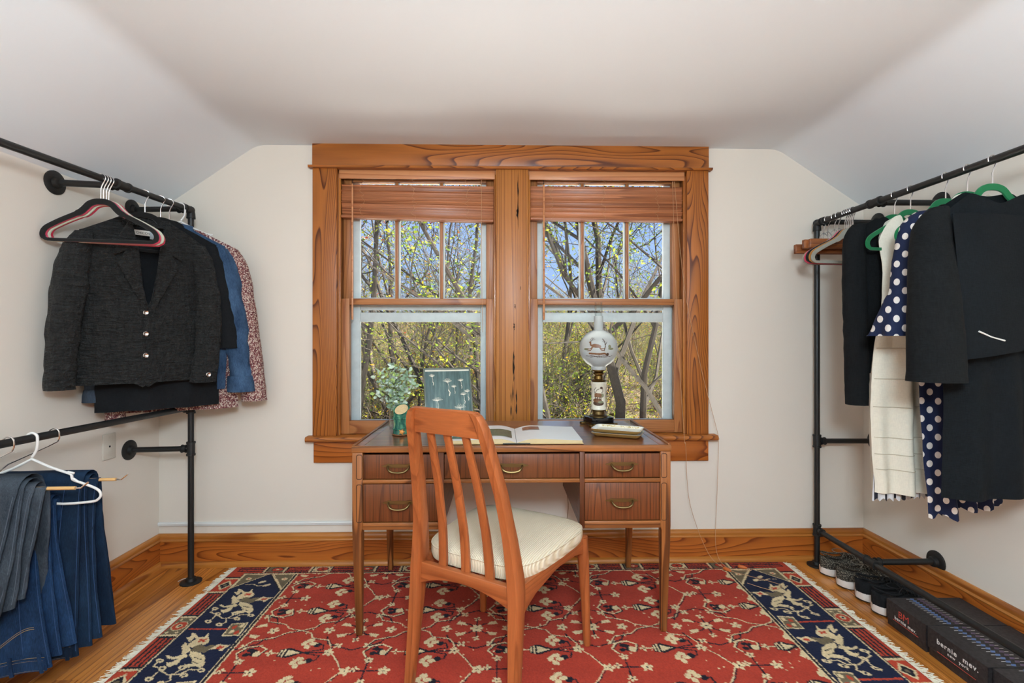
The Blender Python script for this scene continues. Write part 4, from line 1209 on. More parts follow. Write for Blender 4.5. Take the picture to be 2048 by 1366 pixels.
p.ell(.0, -.034, .028, .012, 1); p.ell(-.006, -.020, .022, .010, 0); p.ell(.012, -.028, .014, .006, 2); p.ell(.018, .004, .010, .010, 2)
p.poly([(-.020, -.005), (-.020, .012), (-.012, .016), (.012, .014), (.016, .004), (.010, -.006)], 0)
for x in (-.016, -.006, .006, .012): p.line([(x, -.004), (x, -.018)], .0035, 1)
p.line([(-.018, .014), (-.022, .030), (-.012, .042)], .0025, 1); p.line([(-.016, .016), (-.008, .030), (.004, .036)], .0025, 1); p.line([(.010, .040), (.020, .038), (.022, .022), (.014, .016)], .003, 1); p.ell(.014, .040, .007, .006, 1)
p.build('column_stag_scene', [M['stag1'], M['stag2'], M['stag3']], on_col, ol)

# ================================================================== trays
M['gilt'] = plain('gilt_edge', srgb(190, 150, 84), .35, .3); 
tm_ = MT('printed_tray_enamel', rough=.25)
vv = tm_.coord(); vo = tm_.n('ShaderNodeTexVoronoi'); vo.inputs['Scale'].default_value = 160; tm_.l(vv, vo.inputs['Vector'])
tm_.color(tm_.ramp(vo.outputs['Distance'], [(.12, srgb(96, 110, 66)), (.3, srgb(196, 164, 96)), (.5, srgb(232, 220, 190))]))
M['enamel'] = plain('cream_enamel', srgb(236, 230, 214), .16)
def tray(z, rz, lab):
    r = thing('serving_tray', lab, 'tray', (.506, 2.125, z), (0, 0, rz), 'stacked trays on the desk')
    def rrect(hx, hy, rad, zz, n=5):
        out = []
        for cx, cy, a0 in ((hx - rad, hy - rad, 0), (-hx + rad, hy - rad, 90), (-hx + rad, -hy + rad, 180), (hx - rad, -hy + rad, 270)):
            for q in range(n + 1):
                a = R(a0 + 90 * q / n); out.append((cx + rad * math.cos(a), cy + rad * math.sin(a), zz))
        return out
    MB().loft([rrect(.092, .052, .014, .000), rrect(.096, .056, .016, .003), rrect(.107, .067, .020, .015), rrect(.105, .065, .019, .0155), rrect(.094, .054, .015, .005)]).build('body', M['gilt'], r, smooth=True)
    MB().loft([rrect(.1045, .0645, .0188, .0156), rrect(.0935, .0535, .0148, .0052), rrect(.0925, .0525, .0148, .0056), rrect(.1035, .0635, .0185, .0160)], loop=True).build('inner_rim', M['enamel'], r, smooth=True)
    MB().prism([(x, y) for x, y, _ in rrect(.092, .052, .014, 0)], .0052, .0062, 'z').build('tray_face', M['enamel'], r)
    MB().hexa([(-.096, .0545, .0075), (.096, .0545, .0075), (.096, .0565, .0075), (-.096, .0565, .0075), (-.099, .0610, .0145), (.099, .0610, .0145), (.099, .0625, .0145), (-.099, .0625, .0145)]).build('printed_border', tm_.m, r)
    return r
tray(.7572, R(-23), 'gilt-edged cream tray at the bottom of the stacked pair on the desk')
tray(.7735, R(-24.5), 'gilt-edged cream tray with floral border on top of the stacked pair')

# ================================================================== open book
bk = thing('open_book', 'large open picture book with landscape photographs lying on the desk', 'book', (.060, 2.105, .757), (0, 0, 0))
M['paper'] = plain('book_paper', srgb(240, 238, 232), .35); M['pageedge'] = plain('page_edges', srgb(206, 184, 140), .8, bump=.4, bscale=200)
M['cover'] = plain('book_cover_buff', srgb(190, 160, 110), .6); M['spine'] = plain('book_spine_black', srgb(22, 26, 28), .5)
bw, bd = .268, .150
for s in (-1, 1):
    MB().box((s * .055 if s > 0 else -bw, -bd - .004, .0002), (bw if s > 0 else -.055, bd + .004, .003)).build('cover_board', M['cover'], bk)
    def pz(t): return .004 + .016 * math.sin(min(1, t / .28) * PI / 2) * (1 - .42 * smoothstep(.25, 1, t))
    top = [(s * (.001 + (bw - .006) * t), pz(t)) for t in [0, .02, .05, .09, .14, .2, .28, .4, .55, .7, .85, 1]]
    outl = top + [(s * (bw - .003), .003), (s * .001, .003)]
    MB().prism([(x, z) for x, z in outl], -bd, bd, 'y').build('page_block', M['pageedge'], bk, smooth=True)
    MB().sheet(lambda a, b: (s * (.001 + (bw - .004) * a), lerp(-bd - .001, bd + .001, b), pz(a) + .0006), 24, 2, .0003).build('open_page', M['paper'], bk, smooth=True)
    # landscape photograph on the page
    lm = MT('landscape_photo' + str(s), rough=.3); q = lm.coord((18, 18, 18)); nz = lm.noise(q, 1.2, 6, .7)
    lm.color(lm.ramp(nz, [(.35, srgb(44, 58, 50)), (.48, srgb(98, 116, 96)), (.56, srgb(60, 92, 60)), (.7, srgb(170, 184, 180))] if s < 0 else [(.35, srgb(104, 62, 48)), (.5, srgb(140, 92, 70)), (.65, srgb(176, 130, 100))]))
    ph = [(.06, .42, -.09, .06), (.70, .99, -.12, .05)] if s < 0 else [(.12, .40, .045, .115)]
    for a0, a1, b0, b1_ in ph:
        MB().sheet(lambda a, b: (s * (.001 + (bw - .004) * lerp(a0, a1, a)), lerp(b0, b1_, b), pz(lerp(a0, a1, a)) + .0022), 26, 2).build('page_photo', lm.m, bk, smooth=True)
MB().box((-.055, -bd - .004, .0002), (.055, bd + .004, .0032)).build('spine', M['spine'], bk)

# ================================================================== dandelion picture
pf = thing('picture_frame', 'framed teal print of drifting dandelion seeds leaning toward the window', 'picture', (-.245, 2.345, .7575), (0, 0, R(16)))
til = Matrix.Rotation(R(-19), 4, 'X')
fr2 = thing('frame_group', None, None); bpy.data.objects.remove(fr2)
M['framegrey'] = plain('slate_frame', srgb(98, 106, 96), .4)
tl_ = MT('teal_print', rough=.12); q = tl_.coord((30, 30, 4)); nz = tl_.noise(q, 1.5, 5, .65)
tl_.color(tl_.ramp(nz, [(.36, srgb(58, 82, 80)), (.55, srgb(82, 108, 104)), (.66, srgb(110, 132, 126)), (.74, srgb(170, 182, 172))]))
rx = R(-19)
fw, fh = .116, .288
for nm, a, b, m in (('frame_side', (-fw, -.008, 0), (-fw + .007, .008, fh), 'framegrey'), ('frame_side', (fw - .007, -.008, 0), (fw, .008, fh), 'framegrey'), ('frame_top', (-fw + .007, -.008, fh - .007), (fw - .007, .008, fh), 'framegrey'), ('frame_bottom', (-fw + .007, -.008, 0), (fw - .007, .008, .007), 'framegrey')):
    MB().box(a, b).build(nm, M[m], pf, bevel=.001, rot=(rx, 0, 0))
MB().box((-fw + .007, -.002, .007), (fw - .007, .006, fh - .007)).build('print', tl_.m, pf, rot=(rx, 0, 0))
MB().box((-fw + .007, -.0035, fh - .016), (fw - .007, -.002, fh - .008)).build('mat_strip', M['porcelain'], pf, rot=(rx, 0, 0))
p = Print(-fw + .008, fw - .008, .01, fh - .01, .0011)
rd = random.Random(4)
for cx, cz, s in ((-.075, .245, .8), (.0, .215, 1.25), (.065, .220, .7), (.030, .190, .6), (-.055, .125, 1.2), (.075, .150, .8), (.095, .165, .8), (.055, .085, 1.3), (-.08, .05, 1.0)):
    for k in range(11):
        a = R(200 - 22 * k * .85) if cz < .2 else R(20 + 14 * k); L = .020 * s * rd.uniform(.8, 1.1)
        p.line([(cx, cz), (cx + L * math.cos(a), cz + L * .7 * abs(math.sin(a)) + .003)], .0013, 0)
    p.line([(cx, cz), (cx + .004 * s, cz - .018 * s), (cx + .002, cz - .034 * s)], .0014, 0)
    p.line([(cx + .002, cz - .030 * s), (cx + .007 * s, cz - .040 * s), (cx + .004 * s, cz - .052 * s)], .0035 * s, 0)
p.build('dandelion_seeds', [M['porcelain']], lambda x, y: (x, -.0024, y), pf).rotation_euler = (rx, 0, 0)
MB().obox((0, .112, .095), (.06, .003, .19), Matrix.Rotation(R(12), 3, 'X')).build('easel_leg', M['framegrey'], pf)

# ================================================================== plant in a glass jar, bamboo vase, small knob
gpl = thing('potted_plant', 'bushy pale green foliage sprig standing in a clear glass jar', 'plant', (-.478, 2.262, .757))
MB().lathe([(.030, .0), (.036, .004), (.038, .05), (.037, .10), (.033, .118), (.0315, .118), (.035, .10), (.036, .05), (.034, .006), (.0, .006)], 28, caps=False).build('glass_jar', M['clear'], gpl, smooth=True)
lv = MT('eucalyptus_leaf', rough=.55); g_ = lv.n('ShaderNodeNewGeometry')
lv.color(lv.ramp(g_.outputs['Random Per Island'], [(0, srgb(146, 172, 140)), (.35, srgb(192, 210, 186)), (.6, srgb(172, 196, 108)), (.8, srgb(212, 224, 212))], 'CONSTANT')); lv.b.inputs['Sheen Weight'].default_value = .3
stm = MB(); lfm = MB(); rd = random.Random(21)
for k in range(22):
    a = rd.uniform(0, 6.28); sp_ = rd.uniform(.1, .95); hh = rd.uniform(.18, .30)
    tip = Vector((math.cos(a) * .115 * sp_ - .005, math.sin(a) * .085 * sp_, hh * (1.05 - .25 * sp_ ** 2)))
    pts = bez([(0, 0, .012), (tip.x * .25, tip.y * .25, .12), tuple(tip)], 6)
    stm.tube(pts, .0012, 4)
    for i, q in enumerate(pts[5:]):
        for c_ in range(3):
            q2 = q + Vector((rd.gauss(0, .009), rd.gauss(0, .009), rd.gauss(0, .007)))
            d_ = Vector((rd.gauss(0, 1), rd.gauss(0, 1), rd.uniform(0, .8))).normalized(); n2 = d_.orthogonal().normalized(); n2 = Matrix.Rotation(rd.uniform(0, 6.28), 3, d_) @ n2; n3 = d_.cross(n2)
            L = rd.uniform(.018, .030); w_ = L * .30
            lfm.add([q2, q2 + d_ * L * .35 + n2 * w_ + n3 * .002, q2 + d_ * L * .75 + n2 * w_ * .75, q2 + d_ * L, q2 + d_ * L * .75 - n2 * w_ * .75, q2 + d_ * L * .35 - n2 * w_ + n3 * .002, q2 + d_ * L * .5 - n3 * .002], [(0, 1, 6), (1, 2, 6), (2, 3, 6), (3, 4, 6), (4, 5, 6), (5, 0, 6)])
stm.build('stems', plain('plant_stem_green', srgb(110, 120, 80), .7), gpl)
lfm.build('foliage', lv.m, gpl)
bv = thing('bamboo_vase', 'small green glazed ceramic bamboo-stalk vase in front of the foliage', 'vase', (-.440, 2.165, .757), (0, 0, R(-8)))
gz_ = MT('green_majolica_glaze', rough=.15); nz = gz_.noise(gz_.coord((1, 1, .35)), 60, 4, .6)
gz_.color(gz_.ramp(nz, [(.3, srgb(14, 52, 58)), (.5, srgb(34, 96, 78)), (.65, srgb(86, 140, 106)), (.8, srgb(196, 190, 130))]))
rings = []
for z, r_ in ((.004, .036), (.006, .038), (.022, .036), (.024, .039), (.028, .039), (.030, .0355), (.050, .0345), (.070, .0355), (.072, .039), (.077, .039), (.079, .0355), (.085, .0355)):
    rings.append([(r_ * math.cos(2 * PI * j / 28), r_ * math.sin(2 * PI * j / 28), z) for j in range(28)])
cut = lambda x, y: .1085 + y * .62
rings.append([(.0355 * math.cos(2 * PI * j / 28), .0355 * math.sin(2 * PI * j / 28), cut(0, .0355 * math.sin(2 * PI * j / 28))) for j in range(28)])
rings.append([(.028 * math.cos(2 * PI * j / 28), .028 * math.sin(2 * PI * j / 28), cut(0, .028 * math.sin(2 * PI * j / 28))) for j in range(28)])
MB().loft(rings).build('stalk', gz_.m, bv, smooth=True)
MB().loft([[(.0285 * math.cos(2 * PI * j / 28), .0285 * math.sin(2 * PI * j / 28) - .0006, cut(0, .0285 * math.sin(2 * PI * j / 28)) + .0008 + e) for j in range(28)] for e in (0, .0006)]).build('cut_face', plain('buff_bisque', srgb(214, 184, 136), .7, var=.1, bscale=120), bv)
MB().tube(bez([(-.030, -.022, .070), (-.004, -.038, .068), (.018, -.034, .052), (.026, -.028, .036), (.012, -.038, .030)], 6), .003, 6).build('vine', gz_.m, bv, smooth=True)
st5 = MB(); pts = []
for k in range(10):
    a = PI * k / 5; r_ = .014 if k % 2 == 0 else .0065; pts.append((.016 + r_ * math.cos(a), .018 + r_ * math.sin(a)))
st5.prism(pts, -.046, -.034, 'y').build('orange_frog', plain('orange_glaze', srgb(206, 136, 66), .3), bv, bevel=.002)
MB().lathe([(.040, .0), (.042, .002), (.040, .005), (.034, .006)], 20).build('brown_base', plain('brown_glaze', srgb(120, 78, 46), .5), bv, smooth=True)
kn = MB().lathe([(.004, 0), (.007, .002), (.008, .010), (.012, .013), (.012, .020), (.007, .024), (.001, .0245)], 18).build('metal_knob', M['chrome'], None, smooth=True, loc=(-.205, 2.150, .7575))
tag(kn, 'tiny silver knob standing between the bamboo vase and the open book', 'knob')
# cable trailing behind the kneehole
cb = MB().tube(bez([(.33, 2.54, .42), (.345, 2.53, .30), (.30, 2.45, .14), (.22, 2.36, .03), (.12, 2.33, .0135), (.02, 2.36, .0135), (-.06, 2.40, .0135)], 8), .0016, 6).build('lamp_cable', plain('clear_brown_cable', srgb(150, 120, 80), .5), None, smooth=True)
tag(cb, 'thin tan cable trailing onto the rug beneath the desk', 'cable')

# ================================================================== pipe racks
PR = .0133
def flange(mb, c, axis, d, r=.047):
    mb.lathe([(r, 0), (r, d * .005), (r - .003, d * .007), (.024, d * .009), (.021, d * .022), (.018, d * .024)], 28, c, axis)
def collar(p, d, L=.030, r=.0182):
    """fitting collar on a pipe: p centre, d direction"""
    d = Vector(d).normalized(); p = Vector(p)
    q = [p - d * L, p - d * L * .98, p - d * L * .72, p - d * L * .70, p + d * L * .70, p + d * L * .72, p + d * L * .98, p + d * L]
    return MB().tube(q, [r * .9, r * 1.1, r * 1.1, r * .96, r * .96, r * 1.1, r * 1.1, r * .9], 18)
def LXB(y): return -1.50 - (2.40 - y) * .095
def rack(name, label, px, py, ztop, bars, stubs, ends_y, barx, wallx):
    """one free-standing pipe rack tied to a side wall; every pipe and fitting a part"""
    r = thing(name, label, 'clothes rack', (0, 0, 0))
    S = 1 if wallx > 0 else -1
    for (x, y, vis) in ((px, py, 1), (barx(ends_y), ends_y, 0)):
        mb = MB(); flange(mb, (x, y, .0003), 'z', 1); mb.build('floor_flange', M['fitting'], r, smooth=True)
        MB().cyl((x, y, .012), (x, y, ztop - .012), PR, 18).build('post_pipe', M['iron'], r, smooth=True)
    for z, elbow in bars:
        dy = ends_y - py
        MB().cyl((barx(py), py, z), (barx(ends_y), ends_y, z), PR, 18).build('rail_pipe', M['iron'], r, smooth=True)
        for y, x in ((py, px), (ends_y, barx(ends_y))):
            if elbow:
                sgn = -1 if y == py else 1
                d = Vector((barx(y + sgn * .05) - x, sgn * .05, 0)).normalized()
                pts = [Vector((x, y, z - .040)), Vector((x, y, z - .012)), Vector((x, y, z - .004)) + d * .006, Vector((x, y, z)) + d * .016, Vector((x, y, z)) + d * .040]
                MB().tube(pts, [.0200, .0178, .0186, .0178, .0200], 18).build('elbow', M['fitting'], r, smooth=True)
            else:
                collar((x, y, z), (0, 0, 1), .030).build('tee', M['fitting'], r, smooth=True)
                sgn = -1 if y == py else 1
                collar((x + (barx(y + sgn * .03) - barx(y)), y + sgn * .03, z), (0, 1, 0), .012).build('tee_collar', M['fitting'], r, smooth=True)
    for (x, y, z, yw, along) in stubs:
        MB().cyl((x, y, z), (wallx - S * .012, yw, z), PR * .97, 18).build('stub_pipe', M['iron'], r, smooth=True)
        mb = MB(); flange(mb, (wallx - S * .0003, yw, z), 'x', -S); mb.build('wall_flange', M['fitting'], r, smooth=True)
        collar((x, y, z), along, .034).build('tee', M['fitting'], r, smooth=True)
        d = Vector((wallx - x, yw - y, 0)).normalized()
        collar(Vector((x, y, z)) + d * .030, d, .011).build('tee_collar', M['fitting'], r, smooth=True)
    return r
rack('pipe_rack', 'black iron pipe clothes rack with two rails holding jackets and jeans', -1.50, 2.40, 1.797, [(1.797, True), (.845, False)],
     [(-1.503, 2.372, 1.797, 2.395, (0, 1, 0)), (-1.537, 2.02, 1.797, 1.985, (0, 1, 0)), (-1.50, 2.40, .646, 2.375, (0, 0, 1))], .45, LXB, XL)
rack('pipe_rack', 'black iron pipe clothes rack with a low rail over shoes and boxes', 1.636, 2.507, 1.775, [(1.775, True), (.185, False)],
     [(1.638, 2.480, 1.775, 2.480, (0, 1, 0)), (1.640, 2.117, 1.775, 2.117, (0, 1, 0)), (1.636, 2.507, .646, 2.500, (0, 0, 1)), (1.640, 2.140, .185, 2.140, (0, 1, 0))], .55, lambda y: 1.636 + .004 * (2.507 - y) * 2, XR)

# ================================================================== hangers
def vel(name, c, gl=.55):
    t = MT(name, c, .9, spec=.2); t.b.inputs['Sheen Weight'].default_value = gl * .5; t.bump(t.noise(t.coord(), 700, 2, .6), .3, .001); return t.m
M['v_black'] = vel('black_velvet', srgb(22, 21, 20)); M['v_pink'] = vel('pink_velvet', srgb(214, 72, 96)); M['v_red'] = vel('crimson_velvet', srgb(196, 40, 66))
M['v_grey'] = vel('grey_velvet', srgb(158, 154, 140)); M['v_white'] = vel('ivory_velvet', srgb(206, 204, 180)); M['v_green'] = vel('green_velvet', srgb(14, 110, 62)); M['v_tan'] = vel('copper_velvet', srgb(176, 118, 56))
M['plastic'] = plain('white_plastic', srgb(232, 228, 222), .3)
def hook(mb, r=.0022, zstem=-.074, rad=.0158):
    pts = [(rad * math.cos(a), 0, rad * math.sin(a)) for a in np.linspace(R(205), R(-38), 15)]
    mb.tube(pts + [(.004, 0, -.030), (0, 0, -.044), (0, 0, -.090)], r, 7)
HALF = [(0, -.074), (.022, -.076), (.044, -.086), (.060, -.104), (.076, -.120), (.096, -.131), (.150, -.158), (.195, -.184), (.212, -.198), (.220, -.214), (.219, -.229), (.208, -.240), (.190, -.243), (.10, -.243), (0, -.243)]
def flat_loop(path, wfun, th):
    """closed band lying in the x-z plane"""
    n = len(path); rings = []
    for i in range(n):
        a = Vector((path[i - 1][0], 0, path[i - 1][1])); b = Vector((path[(i + 1) % n][0], 0, path[(i + 1) % n][1])); p = Vector((path[i][0], 0, path[i][1]))
        t = (b - a).normalized(); nn = Vector((-t.z, 0, t.x)); w_ = wfun(path[i]) / 2
        rings.append([p + nn * w_ + Vector((0, -th / 2, 0)), p + nn * w_ * .9 + Vector((0, -th * .7, 0)), p - nn * w_ * .9 + Vector((0, -th * .7, 0)), p - nn * w_ + Vector((0, -th / 2, 0)), p - nn * w_ + Vector((0, th / 2, 0)), p + nn * w_ + Vector((0, th / 2, 0))])
    return MB().loft(rings, loop=True)
def smooth2(P, n=4):
    Q = bez([(a, 0, b) for a, b in P], n); return [(q.x, q.z) for q in Q]
hp = smooth2([(x * .90, -.243 + (z + .243) * .90) for x, z in HALF], 3)
loop_ = hp + [(-x, z) for x, z in reversed(hp[1:-1])]
def vw(p): return .022 if p[1] > -.140 else (.0165 if p[1] > -.236 else .0120)
vel_body = {}
hk = MB(); hook(hk); hook_me = hk.mesh('hook', M['chrome'], smooth=True)
def velvet_hanger(m, label, x, y, z, rz, group, tilt=0.0):
    r = thing('velvet_hanger', label, 'hanger', (x, y, z), (0, tilt, rz), group)
    if m not in vel_body: vel_body[m] = flat_loop(loop_, vw, .005).mesh('hanger_body', M[m], smooth=True)
    mk('body', vel_body[m], r); mk('hook', hook_me, r); return r
ZB_L = 1.797 + .0005; ZB_R = 1.775 + .0005
GA = 'velvet hangers on the jacket rack'; GBk = 'velvet hangers on the dress rack'
for m, y, rz, lab, ti in (('v_black', 1.924, 7, 'empty black velvet hanger, nearest of the empties on the jacket rack', .01), ('v_pink', 1.936, 7.5, 'empty pink velvet hanger just behind the nearest black one', .02),
                      ('v_white', 1.948, 8, 'empty ivory velvet hanger between the pink and crimson ones', .012), ('v_red', 1.960, 7.5, 'empty crimson velvet hanger, last of the empties on the jacket rack', .03)):
    velvet_hanger(m, lab, LXB(y), y, ZB_L, R(rz), GA, ti)
for m, y, rz, lab, ti in (('v_grey', 2.250, 4, 'empty pale grey velvet hanger, nearest of the empties on the dress rack', 0), ('v_tan', 2.262, 4, 'empty copper velvet hanger just behind the grey one', .015), ('v_black', 2.274, 3, 'empty black velvet hanger among the empties on the dress rack', .03),
                      ('v_pink', 2.288, 2, 'empty pink velvet hanger among the empties on the dress rack', .02), ('v_grey', 2.302, 2, 'empty grey velvet hanger at the back of the empties, by the wooden clamp hangers', .01)):
    velvet_hanger(m, lab, 1.638, y, ZB_R, R(rz), GBk, ti)
# wooden clamp hangers
M['hangwood'] = wood('hanger_wood', srgb(168, 98, 48), srgb(120, 62, 26), 'x', 6, 14, .6, .4, .2, .25)
ch_b = MB().box((-.175, -.011, -.170), (.175, -.0005, -.126)).mesh('clamp_bar', M['hangwood'], bevel=.004)
ch_c = MB().box((-.175, .0005, -.170), (.175, .011, -.126)).mesh('clamp_bar', M['hangwood'], bevel=.004)
wf = MB(); wf.tube([(0, 0, -.060), (-.020, 0, -.078), (-.030, 0, -.128)], .0018, 6); wf.tube([(0, 0, -.060), (.020, 0, -.078), (.030, 0, -.128)], .0018, 6); wf.tube([(-.026, 0, -.100), (.026, 0, -.100)], .0022, 6); wf.box((-.010, -.013, -.122), (.010, .013, -.096))
wf_me = wf.mesh('wire_clip', M['chrome'], smooth=True)
for y, dx, rz, lab in ((2.455, .02, 3, 'wooden clamp trouser hanger nearest the corner of the dress rack'), (2.425, .01, -2, 'wooden clamp trouser hanger second from the corner of the dress rack'), (2.375, .015, 2, 'wooden clamp trouser hanger third from the corner of the dress rack'), (2.345, .03, -1, 'wooden clamp trouser hanger beside the grey velvet one')):
    r = thing('clamp_hanger', lab, 'hanger', (1.637, y, ZB_R), (0, 0, R(rz)), 'wooden clamp hangers')
    for me, nm in ((ch_b, 'clamp_bar'), (ch_c, 'clamp_bar')): mk(nm, me, r, loc=(dx, 0, 0 if y > 2.4 else .012))
    mk('wire_clip', wf_me, r); mk('hook', hook_me, r)

# ================================================================== garments
def body(par, name, mat, rows, tf, tb, hem=None, nu=34, nv=40, folds=0.012, ff=5.0, wr=.004, ph=0.0, hemc=None, ysh=0.0):
    """hanging cloth body: rows (z, x_left, x_right, half thickness); tf / tb: top edge of front and back as (s, z) lists, s -1..1"""
    Z = [r[0] for r in rows][::-1]
    def at(z, k): return interp(z, Z, [r[k] for r in rows][::-1])
    zb = rows[-1][0]; zt = rows[0][0]
    def soft(P):
        if len(P) < 3: return P
        S = np.linspace(-1, 1, 161); Zs = np.interp(S, [p[0] for p in P], [p[1] for p in P]); k = np.hanning(17); k /= k.sum()
        return list(zip(S, np.convolve(np.pad(Zs, 8, mode='edge'), k, 'valid')))
    tf, tb = soft(tf), soft(tb)
    rings = []
    for i in range(nv + 1):
        v = i / nv; ring = []
        for fb in (0, 1):
            for j in range(nu):
                s = -1 + 2 * j / nu if fb == 0 else 1 - 2 * j / nu
                top = tf if fb == 0 else tb
                z0 = interp(s, [p[0] for p in top], [p[1] for p in top])
                zbt = zb + (hem(s) if hem else 0)
                z = lerp(z0, zbt, v)
                xl, xr, th = at(z, 1), at(z, 2), at(z, 3)
                x = lerp(xl, xr, (s + 1) / 2)
                sg = -1 if fb == 0 else 1
                prof = (1 - abs(s) ** 3.2)
                hang = smoothstep(zt - .02, zb, z) if zt != zb else 0
                y = sg * th * prof
                y += folds * (hang if False else (zt - z) / (zt - zb)) * math.sin(s * ff * PI + ph + (0.6 if fb else 0) + z * 1.5) * prof
                y += wr * fbm(x * 9 + ph, z * 7, fb * 3.0)
                ring.append((x + wr * .5 * fbm(z * 9, ph, s), y + ysh, z))
        rings.append(ring)
    return MB().loft(rings, caps=False).build(name, mat, par, smooth=True)
def sleeve(par, name, mat, pts, wr=.004, n=18, sub=7, ph=0.0, ripple=0.0, cap=True):
    """pts: (x, y, z, rx, ry) down the arm"""
    P = [Vector(p[:3]) for p in pts]; Q = []; 
    A = bez([p[:3] for p in pts], sub); ts = np.linspace(0, len(pts) - 1, len(A))
    rings = []
    for a, t in zip(A, ts):
        rx = interp(t, range(len(pts)), [p[3] for p in pts]); ry = interp(t, range(len(pts)), [p[4] for p in pts])
        ring = []
        for j in range(n):
            an = 2 * PI * j / n; k = 1 + ripple * (t / (len(pts) - 1)) ** 3 * math.sin(an * 5 + ph)
            nz = wr * fbm(math.cos(an) * 2 + ph, a.z * 13, math.sin(an) * 2)
            ring.append((a.x + (rx * k + nz) * math.cos(an), a.y + (ry * k + nz) * math.sin(an), a.z))
        rings.append(ring)
    # turned-in cuff
    last = rings[-1]; c = A[-1]
    rings.append([(c.x + (p[0] - c.x) * .9, c.y + (p[1] - c.y) * .9, p[2] + .004) for p in last])
    rings.append([(c.x + (p[0] - c.x) * .8, c.y + (p[1] - c.y) * .8, p[2] + .05) for p in last])
    return MB().loft(rings, caps=True).build(name, mat, par, smooth=True)
def garment(name, label, cat, x, y, z, rz, group): return thing(name, label, cat, (x, y, z), (0, 0, R(rz)), group)

# ---- textures
t = MT('puckered_black_cloth', srgb(28, 28, 27), .7, spec=.3)
a = t.noise(t.coord((60, 60, 26)), 1.0, 3, .6, .6); b = t.noise(t.coord((22, 22, 110)), 1.0, 2, .6, .4)
h = t.math('ADD', a, b); t.color(t.ramp(t.math('MULTIPLY', h, .5), [(.36, srgb(17, 17, 17)), (.6, srgb(36, 36, 35))])); t.bump(h, 1.0, .022); t.b.inputs['Sheen Weight'].default_value = .03
M['pucker'] = t.m
M['lapel'] = M['pucker']
M['blackcloth'] = fabric('black_cotton', srgb(26, 27, 29), 700, .3, big=.2)
M['blackknit'] = fabric('black_knit', srgb(20, 22, 23), 420, .35, bump=.6, big=.15)
M['navyknit'] = fabric('black_crepe', srgb(18, 22, 25), 520, .3, bump=.5, big=.15)
M['cream'] = fabric('ivory_crepe', srgb(232, 224, 204), 600, .05, bump=.2, big=.06)
M['denimjk'] = denim('light_denim', srgb(30, 50, 76), srgb(90, 120, 152)); M['denimdark'] = denim('charcoal_denim', srgb(42, 50, 62), srgb(84, 96, 110))
M['thread'] = plain('pale_stitching', srgb(196, 180, 140), .9)
t = MT('burgundy_tweed', rough=.95, spec=.1); vo = t.n('ShaderNodeTexVoronoi'); vo.inputs['Scale'].default_value = 260; t.l(t.coord((1, 1, .8)), vo.inputs['Vector'])
sp_ = t.n('ShaderNodeSeparateColor'); t.l(vo.outputs['Color'], sp_.inputs[0])
t.color(t.ramp(sp_.outputs[0], [(0, srgb(112, 60, 66)), (.30, srgb(170, 124, 116)), (.52, srgb(214, 190, 174)), (.72, srgb(150, 98, 94)), (.86, srgb(232, 214, 200))], 'CONSTANT')); t.bump(vo.outputs['Distance'], .8, .006)
M['tweed'] = t.m
def dots(name, base, dot, sp, r):
    t = MT(name, base, .8, spec=.3); c = t.coord((1, 1, 1)); s = t.n('ShaderNodeSeparateXYZ'); t.l(c, s.inputs[0])
    X = t.math('DIVIDE', t.math('SUBTRACT', s.outputs['X'], t.math('MULTIPLY', s.outputs['Y'], 1.0)), sp); Z = t.math('DIVIDE', s.outputs['Z'], sp)
    def d2(ox):
        fx = t.math('SUBTRACT', t.math('FRACT', t.math('ADD', X, 100 + ox)), .5); fz = t.math('SUBTRACT', t.math('FRACT', t.math('ADD', Z, 100 + ox)), .5)
        return t.math('ADD', t.math('MULTIPLY', fx, fx), t.math('MULTIPLY', fz, fz))
    m = t.math('LESS_THAN', t.math('MINIMUM', d2(0), d2(.5)), (r / sp) ** 2)
    t.color(t.mix(m, base, dot)); return t.m
M['polka'] = dots('navy_polka_dot', srgb(22, 32, 62), srgb(226, 216, 206), .066, .0125)
M['tag'] = plain('white_label', srgb(224, 222, 214), .8)

def text(s, size, mat, par, loc, rot, name='lettering', align='CENTER', ext=.0002, sx=1.0, off=0.0, sp=1.0):
    cu_ = bpy.data.curves.new(name, 'FONT'); cu_.body = s; cu_.size = size; cu_.align_x = align; cu_.extrude = ext; cu_.offset = off; cu_.space_character = sp
    cu_.materials.append(mat); o_ = bpy.data.objects.new(name, cu_); me_ = bpy.data.meshes.new_from_object(o_); bpy.data.objects.remove(o_); o = bpy.data.objects.new(name, me_); COL.objects.link(o)
    if par is not None: o.parent = par
    o.location = loc; o.rotation_euler = rot; o.scale = (sx, 1, 1); return o

GJ = 'jackets on the jacket rack'
